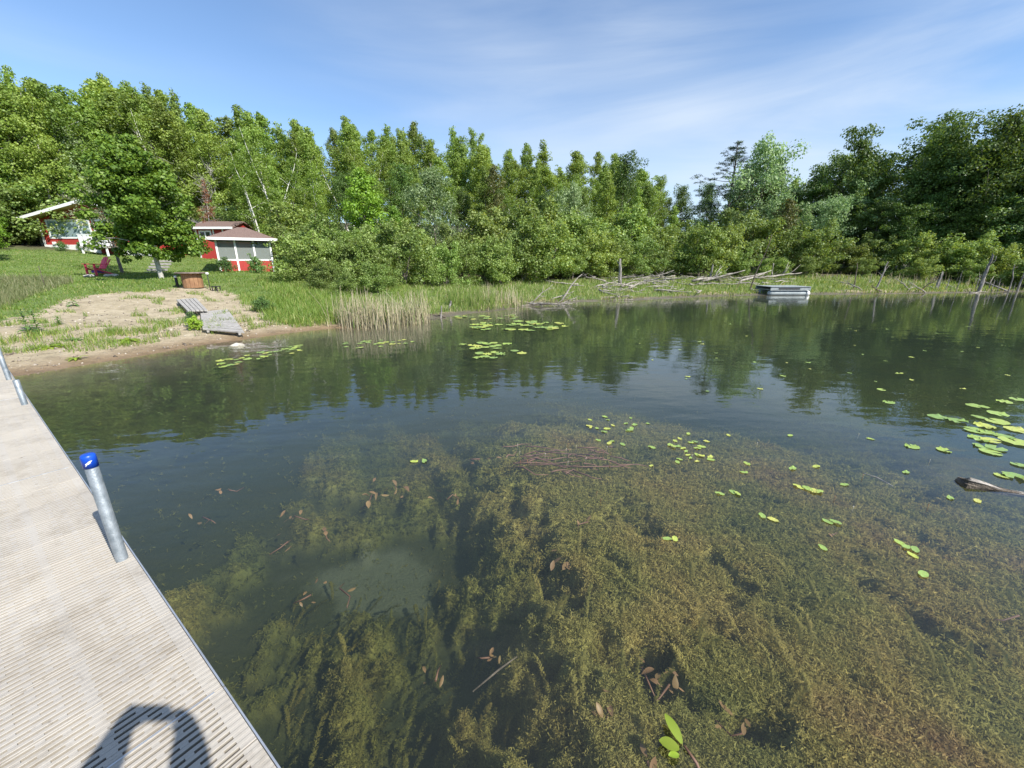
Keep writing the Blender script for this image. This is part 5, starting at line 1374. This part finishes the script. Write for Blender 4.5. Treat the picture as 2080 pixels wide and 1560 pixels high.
# ------------------------------------------------------------------ grey pontoon raft
x0, y0 = at_z(1563, 600, 0); x1, _ = at_z(1641, 599, 0)
Lr = x1 - x0 - .1
raft = thing('pontoon_raft', 'grey floating pontoon raft moored among the driftwood', 'raft', (x0, y0, 0), .02)
for yy in (.25, 1.45):
    pr_ = [(0, .05), (.06, .17), (.2, .22), (Lr - .35, .22), (Lr - .12, .17), (Lr - .02, .05)]
    MB().tube([(a, yy, .12) for a, _ in pr_], [b * .8 for _, b in pr_], 14).build('pontoon', M['pontoon'], raft)
    MB().tube([(Lr - .2, yy, .12), (Lr - .05, yy, .12), (Lr + .06, yy, .14), (Lr + .09, yy, .15)], [.185, .18, .12, .03], 14).build('pontoon_nose', M['white_paint'], raft)
MB().box((.02, .02, .30), (Lr - .03, .07, .52)).build('side_panel', M['grey_deck'], raft)
MB().box((.55, .004, .37), (Lr - .75, .019, .46)).build('name_strip', M['black_rubber'], raft)
MB().box((.02, 1.63, .30), (Lr - .03, 1.68, .52)).build('side_panel', M['grey_deck'], raft)
for k in range(12):
    MB().box((.03 + k * (Lr - .06) / 12 + .006, -.02, .522), (.03 + (k + 1) * (Lr - .06) / 12 - .006, 1.72, .55)).build('deck_board', M['grey_deck'], raft)
for xx in (.2, Lr * .5, Lr - .35): MB().box((xx, .072, .30), (xx + .08, 1.628, .37)).build('cross_beam', M['grey_deck'], raft)

# ------------------------------------------------------------------ floating leaves
def pad_mesh(seed, notch=True, oval=1.0):
    rng = np.random.default_rng(seed); n = 22; V = [(0, 0, .004)]; a0 = R(16) if notch else 0
    for i in range(n + 1):
        a = a0 + (2 * math.pi - 2 * a0) * i / n if notch else 2 * math.pi * i / n
        r = 1 + .03 * math.sin(a * 5 + seed) + rng.normal(0, .012)
        V.append((r * math.cos(a), r * math.sin(a) * oval, .010 + rng.normal(0, .004) + (.03 if rng.uniform() < .06 else 0)))
    return raw_mesh('lily_pad', np.array(V), np.array([(0, i, i + 1) for i in range(1, n + 1)]), [M['lily_pad']], True)
PADS = [pad_mesh(s) for s in range(5)]; OVALS = [pad_mesh(20 + s, False, .58) for s in range(4)]
TAKEN = []
def pad(px, py, r, label, group, oval=False, lift=.004, name='lily_pad', cat='lily pad', free=False):
    x, y = at_z(px, py, 0)
    for (ax, ay, ar) in TAKEN:
        if math.hypot(ax - x, ay - y) < (ar + r) * (.62 if free else .8): lift += .0055
    lift = min(lift, .03)
    TAKEN.append((x, y, r))
    o = link(name, (OVALS if oval else PADS)[rnd.randrange(4)], None, (x, y, lift)); o.scale = (r, r, min(1, r * 6))
    o.rotation_euler = (rnd.gauss(0, .025), rnd.gauss(0, .025), rnd.uniform(0, 6.28))
    return tag(o, label, cat, group)
near = [(1905, 848, .15, 'leftmost yellowish pad of the near right lily raft'), (1942, 856, .15, 'yellowish pad overlapping the leftmost one'), (1985, 826, .17, 'bluish green pad with a dark shadow at the top of the near raft'), (2026, 841, .15, 'yellow green pad right below the bluish one'),
        (1988, 848, .11, 'small yellow pad left in the long yellow row'), (2025, 857, .16, 'longest yellow pad in the middle of the near raft'), (1999, 866, .14, 'green pad left of the middle of the near raft'), (1980, 875, .16, 'broad green pad under the middle of the near raft'),
        (2002, 879, .10, 'small pad tucked beside the broad green pad'), (1988, 892, .13, 'green pad of the lower left pair'), (2012, 896, .12, 'green pad of the lower right pair'), (2000, 908, .13, 'yellow pad upper of the bottom three'), (2022, 912, .12, 'yellow pad right of the bottom three'),
        (2012, 919, .13, 'lowest yellow pad of the near raft'), (2065, 874, .16, 'green pad touching the right picture edge'), (2040, 888, .12, 'bluish pad between the pairs and the edge'), (2062, 899, .19, 'big green pad low at the right picture edge'), (2040, 817, .12, 'pale pad far up the near raft'),
        (2068, 812, .13, 'pale pad at the top right of the near raft'), (1852, 908, .09, 'lone small pad with rim left of the near raft'), (1917, 915, .09, 'lone green pad with rim below the near raft'), (2035, 967, .08, 'small pad above the floating log'), (2060, 969, .12, 'pale green pad above the log at right'),
        (1805, 818, .10, 'pale floating leaf far left of the near raft'), (1790, 792, .08, 'pale speck of a pad by the dark reflections'), (2070, 945, .09, 'thin pale pad at the right edge over the log')]
for px, py, r, lab in near: pad(px, py, r * .74, lab, 'pads of the near right lily raft')
for k in range(44):
    a = rnd.uniform(0, 6.28); q = math.sqrt(rnd.random()); px, py = 1052 + 100 * q * math.cos(a), 662 + 10.5 * q * math.sin(a)
    pad(px, py, rnd.uniform(.10, .19), 'yellow green pad in the big lily raft before the marsh', 'pads of the big lily raft')
for k in range(20):
    pad(rnd.uniform(925, 1050), rnd.uniform(640, 649), rnd.uniform(.09, .14), 'pad in the band of lilies along the muddy spit', 'pads along the muddy spit')
for px, py in [(940, 700), (960, 702), (978, 697), (990, 699), (1003, 697), (972, 704), (985, 706), (1000, 704), (1012, 702), (1030, 699), (965, 708), (1010, 708), (1045, 713), (1005, 716), (975, 718), (990, 720), (1060, 718), (985, 725), (1018, 720), (970, 727), (1003, 727)]:
    pad(px, py, rnd.uniform(.09, .15), 'green pad in the small lily raft in mid pond', 'pads of the small lily raft')
for k in range(34):
    t = rnd.random(); pad(445 + 175 * t, 741 - 36 * t + rnd.uniform(-8, 8), rnd.uniform(.05, .09), 'pad in the slanting string of lilies below the ramp', 'pads below the ramp')
for k in range(24):
    t = rnd.random(); pad(640 + 210 * t, 706 - 14 * t + rnd.uniform(-7, 7), rnd.uniform(.05, .09), 'pad among the reflections of the dry reeds', 'pads before the dry reeds')
for k in range(46):
    px, py = (rnd.gauss(1395, 34), rnd.gauss(912, 17)) if k < 26 else ((rnd.gauss(1255, 28), rnd.gauss(886, 14)) if k < 36 else (rnd.uniform(1180, 1330), rnd.uniform(845, 880)))
    pad(px, py, rnd.uniform(.028, .048), 'little yellow oval leaf in the floating patch right of centre', 'little oval leaves in the middle patch', True, name='floating_leaf', cat='leaf')
ov = [(1355, 1095, .042, 'left leaf of the round pair in mid foreground'), (1371, 1095, .042, 'right leaf of the round pair in mid foreground'), (841, 938, .055, 'left leaf of the lone pair left of centre'), (862, 937, .055, 'right leaf of the lone pair left of centre'),
      (1548, 1048, .05, 'upper leaf of the pair pointing right'), (1570, 1056, .05, 'lower leaf of the pair pointing right'), (1680, 1060, .05, 'green leaf beside a brownish leaf at right'), (1697, 1062, .05, 'brownish leaf beside a green leaf at right'), (1671, 1113, .045, 'single narrow leaf right of the foreground'),
      (1827, 1103, .05, 'top leaf of a drifting string of three'), (1842, 1113, .045, 'middle leaf of a drifting string of three'), (1858, 1118, .05, 'last leaf of a drifting string of three'), (1853, 1128, .045, 'round pale leaf under the string of three'), (1875, 1167, .055, 'spotted pale leaf below the string of three'),
      (1622, 989, .06, 'first leaf of the clustered row at right'), (1640, 994, .06, 'second leaf of the clustered row at right'), (1652, 998, .06, 'third leaf of the clustered row at right'), (1663, 1000, .055, 'last leaf of the clustered row at right'),
      (1462, 1003, .05, 'dull leaf left of the green trio'), (1490, 1001, .055, 'green leaf of the trio below the patch'), (1498, 1004, .045, 'small green leaf of the trio below the patch'), (1517, 942, .05, 'lone leaf right of the oval patch'), (1511, 960, .045, 'lone bright leaf below the oval patch'),
      (1610, 952, .06, 'pale leaf of the upper right pair'), (1658, 948, .055, 'yellowish leaf right of the upper pair'), (1985, 1018, .05, 'leaf adrift just below the log'), (1930, 1012, .05, 'dim leaf left below the log'), (1715, 985, .05, 'narrow leaf left of the log'), (1768, 892, .05, 'pale narrow leaf between patch and near raft'),
      (1605, 885, .05, 'pale speck leaf over the open water'), (1840, 960, .05, 'narrow leaf above the log')]
for px, py, r, lab in ov: pad(px, py, r * .85, lab, None, True, name='floating_leaf', cat='leaf')
for k in range(40):
    px, py = rnd.uniform(1280, 2080), rnd.uniform(655, 800)
    pad(px, py, rnd.uniform(.03, .06), 'tiny pale leaf drifting on the far water at right', 'tiny leaves on the far water', True, name='floating_leaf', cat='leaf')

# ------------------------------------------------------------------ dead leaves and stalks under the surface
def dead_clump(label, px, py, n, s, z, seed, spread=1.0, stalks=1):
    x, y = at_z(px, py, z); rng = np.random.default_rng(seed)
    root = thing('dead_lily_clump', label, 'dead leaves', (x, y, z), rng.uniform(0, 6.28))
    for i in range(n):
        c = np.array([rng.normal(0, s * 1.1 * spread), rng.normal(0, s * .8 * spread), rng.uniform(-.02, .03)]); a = rng.uniform(0, 6.28); t_ = rng.uniform(-.7, .7)
        dx = np.array([math.cos(a) * math.cos(t_), math.sin(a) * math.cos(t_), math.sin(t_)]); sd = np.array([-math.sin(a), math.cos(a), rng.uniform(-.4, .4)])
        q = np.linspace(-.5, .5, 6); cv = rng.uniform(-.5, .5); l_ = s * rng.uniform(.7, 1.35)
        cc = c + dx * (q * l_)[:, None] + np.array([0, 0, 1.]) * (cv * l_ * q ** 2)[:, None]
        wd = l_ * rng.uniform(.30, .55) * np.array([.06, .75, 1, .95, .6, .04]) / 2
        up = np.array([0, 0, 1.]) * (wd * rng.uniform(-.5, .6))[:, None]
        V = np.concatenate([cc + sd * wd[:, None] + up, cc, cc - sd * wd[:, None] + up])
        F = [(k, k + 1, 6 + k + 1, 6 + k) for k in range(5)] + [(6 + k, 6 + k + 1, 12 + k + 1, 12 + k) for k in range(5)]
        link('leaf', raw_mesh('leaf', V, np.array(F), [M['dead_leaf']], True), root)
    for i in range(stalks):
        a = rng.uniform(0, 6.28); e = np.array([math.cos(a), math.sin(a), -.25]) * s * 2.2
        MB().tube([(0, 0, 0), e * .5 + rng.normal(0, .02, 3), e], [.006, .005, .003], 5).build('stalk', M['stalk'], root)
    return root
for i, (px, py, n, s, z, sp_, lab) in enumerate([
    (755, 1005, 9, .11, -.06, 1.1, 'large cluster of curled brown leaves left of centre under water'), (805, 992, 4, .10, -.06, .8, 'brown leaves trailing right of the large cluster'), (598, 1048, 6, .08, -.08, 1.0, 'brown leaves in a drifting row beside the dock'),
    (585, 1100, 4, .09, -.06, .8, 'two tone brown leaves with one golden leaf near the dock'), (660, 1078, 2, .08, -.1, .8, 'faint brown pair of leaves near the silt hole'), (412, 1050, 3, .09, -.08, 1.3, 'reddish leaves nearest the tall dock post'), (465, 995, 3, .08, -.06, 1.0, 'pale brown leaves past the tall dock post'),
    (975, 932, 5, .10, -.04, .8, 'pale folded leaves left of the reddish stems'), (908, 1015, 4, .08, -.07, 1.0, 'thin chain of pale leaves right of the large cluster'), (690, 1195, 2, .10, -.08, .4, 'single long curled brown leaf by the silt hole'), (632, 1208, 5, .07, -.1, .9, 'golden brown leaves at the lower left of the silt hole'),
    (885, 1383, 3, .07, -.12, .7, 'pale yellow leaves among the foxtail plumes'), (1000, 1335, 5, .06, -.12, .6, 'upright brown withered stalk with leaves in the foreground'), (1303, 1355, 3, .085, -.05, .8, 'pair of pale beige leaves in the clear hole'), (1235, 1432, 6, .075, -.07, .8, 'reddish brown withered plant in the bottom foreground'),
    (1360, 1390, 6, .08, -.1, .7, 'dull brown withered bunch right of the beige pair'), (1512, 1488, 5, .08, -.09, .8, 'brown curved leaves at the lower right of the foreground'), (1195, 1060, 2, .07, -.06, .7, 'small brown leaf in mid pond weed'), (1140, 1150, 6, .09, -.14, 1.2, 'rusty brown weed patch in the middle foreground'),
    (1315, 1545, 2, .08, -.05, .5, 'brown stem ends beside the green shoot'), (2070, 1250, 3, .09, -.05, .7, 'bleached leaf at the right edge of the foreground'), (1692, 1085, 2, .06, -.05, .6, 'small reddish leaf under the floating pair')]):
    dead_clump(lab, px, py, n, s * .72, z - .03, 700 + i, sp_ * 1.2)
# reddish rhizomes lying just under the surface
rz_ = thing('reddish_stems', 'tangle of reddish brown stems just below the surface', 'stems', (*at_z(1150, 925, 0), 0))
ro = np.array([*at_z(1150, 925, 0), 0])
rng_ = np.random.default_rng(91)
for k in range(34):
    a = np.array([*at_z(rnd.uniform(1020, 1240), rnd.uniform(895, 955), 0), -.05]); e = a + np.array([rng_.normal(.25, .22), rng_.normal(0, .10), rng_.uniform(-.05, .01)])
    m1 = a * .66 + e * .34 + rng_.normal(0, .03, 3) * [1, 1, .3]; m2 = a * .34 + e * .66 + rng_.normal(0, .03, 3) * [1, 1, .3]
    MB().tube([a - ro, m1 - ro, m2 - ro, e - ro], [.006, .008, .006, .003], 6).build('stem', M['stalk'], rz_)
# flower spikes and shoots standing out of the water
for k in range(26):
    px, py = (rnd.uniform(1050, 1240), rnd.uniform(890, 950)) if k < 14 else (rnd.uniform(1150, 1900), rnd.uniform(860, 1050)); x, y = at_z(px, py, 0); h = rnd.uniform(.015, .04)
    o = tag(MB().tube([(0, 0, -.06), (.003, 0, h * .6), (.006, .003, h)], [.0015, .002, .0035], 5).build('flower_spike', M['spool_wood'] if k % 2 else M['stone'], loc=(x, y, 0)), 'tiny pale flower spike poking out of the weed', 'flower', 'flower spikes of the waterweed')
x, y = at_z(1395, 1530, 0)
sh = thing('pondweed_shoot', 'fresh shoot with two bright green leaves at the bottom edge', 'plant', (x, y, -.02))
for k, (dx, dy, ax, L, W) in enumerate([(-.028, .10, 1.9, .115, .048), (-.075, .035, 2.9, .085, .058), (-.10, -.045, 3.3, .05, .03)]):
    q = np.linspace(0, 1, 7); w = W / 2 * np.sin(np.pi * np.clip(q * .93 + .05, 0, 1)) ** .7
    d = np.array([math.cos(ax), math.sin(ax), .18]); s_ = np.array([-math.sin(ax), math.cos(ax), .1])
    c = np.array([dx * .4, dy * .3, .03]) + d * (q * L)[:, None] + np.array([0, 0, .25]) * (L * q * (1 - q))[:, None]
    V = np.concatenate([c + s_ * w[:, None] + [0, 0, .004], c, c - s_ * w[:, None] + [0, 0, .004]])
    link('leaf', raw_mesh('leaf', V, np.array([(j, j + 1, 8 + j, 7 + j) for j in range(6)] + [(7 + j, 8 + j, 15 + j, 14 + j) for j in range(6)]), [M['shoot_leaf'] if 'shoot_leaf' in M else M['yellow_leaf']], True), sh)
MB().tube([(.06, -.09, -.05), (.03, -.03, .01), (-.005, .02, .035)], [.007, .007, .005], 8).build('stem', M['stalk'], sh)
# half sunken log at the right
x, y = at_z(1965, 984, 0)
lg = thing('sunken_log', 'dark half sunken log with bleached upper side at right', 'log', (x, y, 0), 0); lg.scale = (.72, .72, .62)
def logtube(pts, rad, seed, n=12):
    rng = np.random.default_rng(seed); V, F = tube_np(pts, rad, n); V += rng.normal(0, .012, V.shape)
    return MB().add(V, F, False)
e1 = Vector((*at_z(1935, 968, 0), 0)) - Vector((x, y, 0)); e2 = Vector((*at_z(2140, 1012, 0), 0)) - Vector((x, y, 0))
logtube([e1 + Vector((0, 0, -.06)), e1 * .6 + Vector((0, 0, .0)), Vector((0, 0, .02)), e2 * .2 + Vector((0, 0, .01)), e2 * .5 + Vector((0, 0, -.02)), e2 + Vector((0, 0, -.03))], [.02, .06, .075, .055, .04, .03], 5).build('trunk', M['dark_wood'], lg)
logtube([e1 * .2 + Vector((0, 0, .065)), Vector((0, 0, .085)), e2 * .25 + Vector((0, 0, .055)), e2 * .6 + Vector((0, 0, .012)), e2 + Vector((0, 0, 0))], [.006, .018, .022, .016, .012], 6, 8).build('bleached_ridge', M['driftwood'], lg)
for px0, py0, px1, py1, lab in [(1750, 960, 1815, 985, 'pale stick floating left of the log'), (960, 1405, 1050, 1330, 'thin sunken twig in the bottom foreground')]:
    zz = .0 if px0 > 1500 else -.14
    a = Vector((*at_z(px0, py0, zz), zz)); b = Vector((*at_z(px1, py1, zz), zz - .015))
    tag(MB().tube([(0, 0, 0), (b - a) * .5 + Vector((.02, .02, .006)), b - a], [.004, .006, .003], 6).build('floating_stick', M['dark_wood' if zz < 0 else 'driftwood'], loc=a), lab, 'stick')

# ------------------------------------------------------------------ the photographer, standing on the dock behind the lens
def skinned(name, pts, edges, mname, parent, root=0, sub=2):
    me = bpy.data.meshes.new(name); me.from_pydata([p[:3] for p in pts], edges, []); me.materials.append(M[mname])
    o = link(name, me, parent)
    sk = o.modifiers.new('skin', 'SKIN'); sk.use_smooth_shade = True
    for i, p in enumerate(pts):
        v = me.skin_vertices[0].data[i]; r_ = p[3]; v.radius = (r_, p[4] if len(p) > 4 else r_); v.use_root = (i == root)
    sb = o.modifiers.new('sub', 'SUBSURF'); sb.levels = sub; sb.render_levels = sub
    return o
M['skin'] = mat('skin', (.50, .30, .21), (.56, .35, .25), 10, .55)
M['shirt'] = mat('shirt', (.10, .13, .20), (.14, .17, .25), 30, .9)
M['trousers'] = mat('trousers', (.12, .10, .08), (.17, .14, .11), 40, .9)
M['hair'] = mat('hair', (.06, .04, .025), (.10, .07, .045), 40, .6)
M['phone'] = mat('phone', (.02, .02, .025), (.03, .03, .035), 10, .3)
Z0 = DECK
person = thing('person', 'person in dark shirt holding up a phone, seen only as a shadow', 'person', (.05, -.46, Z0))
px_, py_ = 0.0, 0.0   # local origin between the feet
PB = []; EB = []
def pt(*a): PB.append(a); return len(PB) - 1
def ed(a, b): EB.append((a, b)); return b
pel = pt(0, 0, .95, .145, .105)
sp1 = ed(pel, pt(0, .0, 1.12, .135, .10)); sp2 = ed(sp1, pt(0, -.01, 1.30, .155, .11)); nk = ed(sp2, pt(0, -.01, 1.45, .065)); nk2 = ed(nk, pt(0, .01, 1.53, .055)); hd = ed(nk2, pt(0, .03, 1.60, .085, .095)); hd2 = ed(hd, pt(0, .02, 1.70, .082, .092))
nose = ed(hd, pt(0, .12, 1.60, .018))
for s in (-1, 1):
    sh_ = ed(sp2, pt(s * .18, -.01, 1.40, .062)); el = ed(sh_, pt(s * .25 + .03, .12, 1.30, .085))
    hx = .012 if s < 0 else .205
    wr = ed(el, pt(hx - .05 + s * .055, .33, 1.47, .062)); pm = ed(wr, pt(hx - .05 + s * .02, .395, 1.540, .075, .042))
    for q, (fx_, fz) in enumerate([(.0, .0), (.012, .022), (.012, .042), (.008, .060)]):
        k1 = ed(pm, pt(hx - .05 + s * (.012 - fx_ * .3), .425, 1.575 + fz - .02, .0085)); k2 = ed(k1, pt(hx - .05 - s * .012, .430, 1.572 + fz - .02, .008)); ed(k2, pt(hx - .05 - s * .030, .425, 1.570 + fz - .02, .007))
    t1 = ed(pm, pt(hx - .05 - s * .005, .400, 1.555, .010)); ed(t1, pt(hx - .05 - s * .035, .405, 1.572, .008))
    hip = ed(pel, pt(s * .095, 0, .88, .088)); kn = ed(hip, pt(s * .11, .02, .50, .058)); an = ed(kn, pt(s * .12, -.01, .09, .040)); ed(an, pt(s * .13, .13, .035, .038, .03))
body = skinned('body', PB, EB, 'skin', person, pel)
skinned('shirt', [(0, 0, .93, .155, .118), (0, 0, 1.12, .148, .112), (0, -.01, 1.30, .168, .122), (0, -.01, 1.42, .10, .085), (-.19, -.01, 1.40, .075), (.19, -.01, 1.40, .075), (-.27, .09, 1.31, .062), (.27, .09, 1.31, .062)], [(0, 1), (1, 2), (2, 3), (2, 4), (2, 5), (4, 6), (5, 7)], 'shirt', person)
skinned('trousers', [(0, 0, .96, .158, .12), (-.095, 0, .86, .102), (.095, 0, .86, .102), (-.11, .02, .50, .075), (.11, .02, .50, .075), (-.12, -.01, .12, .062), (.12, -.01, .12, .062)], [(0, 1), (0, 2), (1, 3), (2, 4), (3, 5), (4, 6)], 'trousers', person)
for s in (-1, 1): skinned('shoe', [(s * .12, -.05, .05, .045, .05), (s * .125, .05, .045, .05, .045), (s * .135, .17, .035, .045, .035)], [(0, 1), (1, 2)], 'hair', person)
skinned('hair', [(0, -.03, 1.62, .085, .075), (0, .0, 1.72, .093, .095), (0, .04, 1.75, .07, .06)], [(0, 1), (1, 2)], 'hair', person)
ph = thing('phone', 'dark phone held up in both hands at the camera', 'phone', (.085, -.028, EYE - .005))
MB().box((-.080, -.004, -.044), (.080, .004, .040)).build('case', M['phone'], ph, .003)
MB().box((-.074, -.0065, -.034), (.074, -.0045, .034)).build('screen', M['glass_dark'], ph)
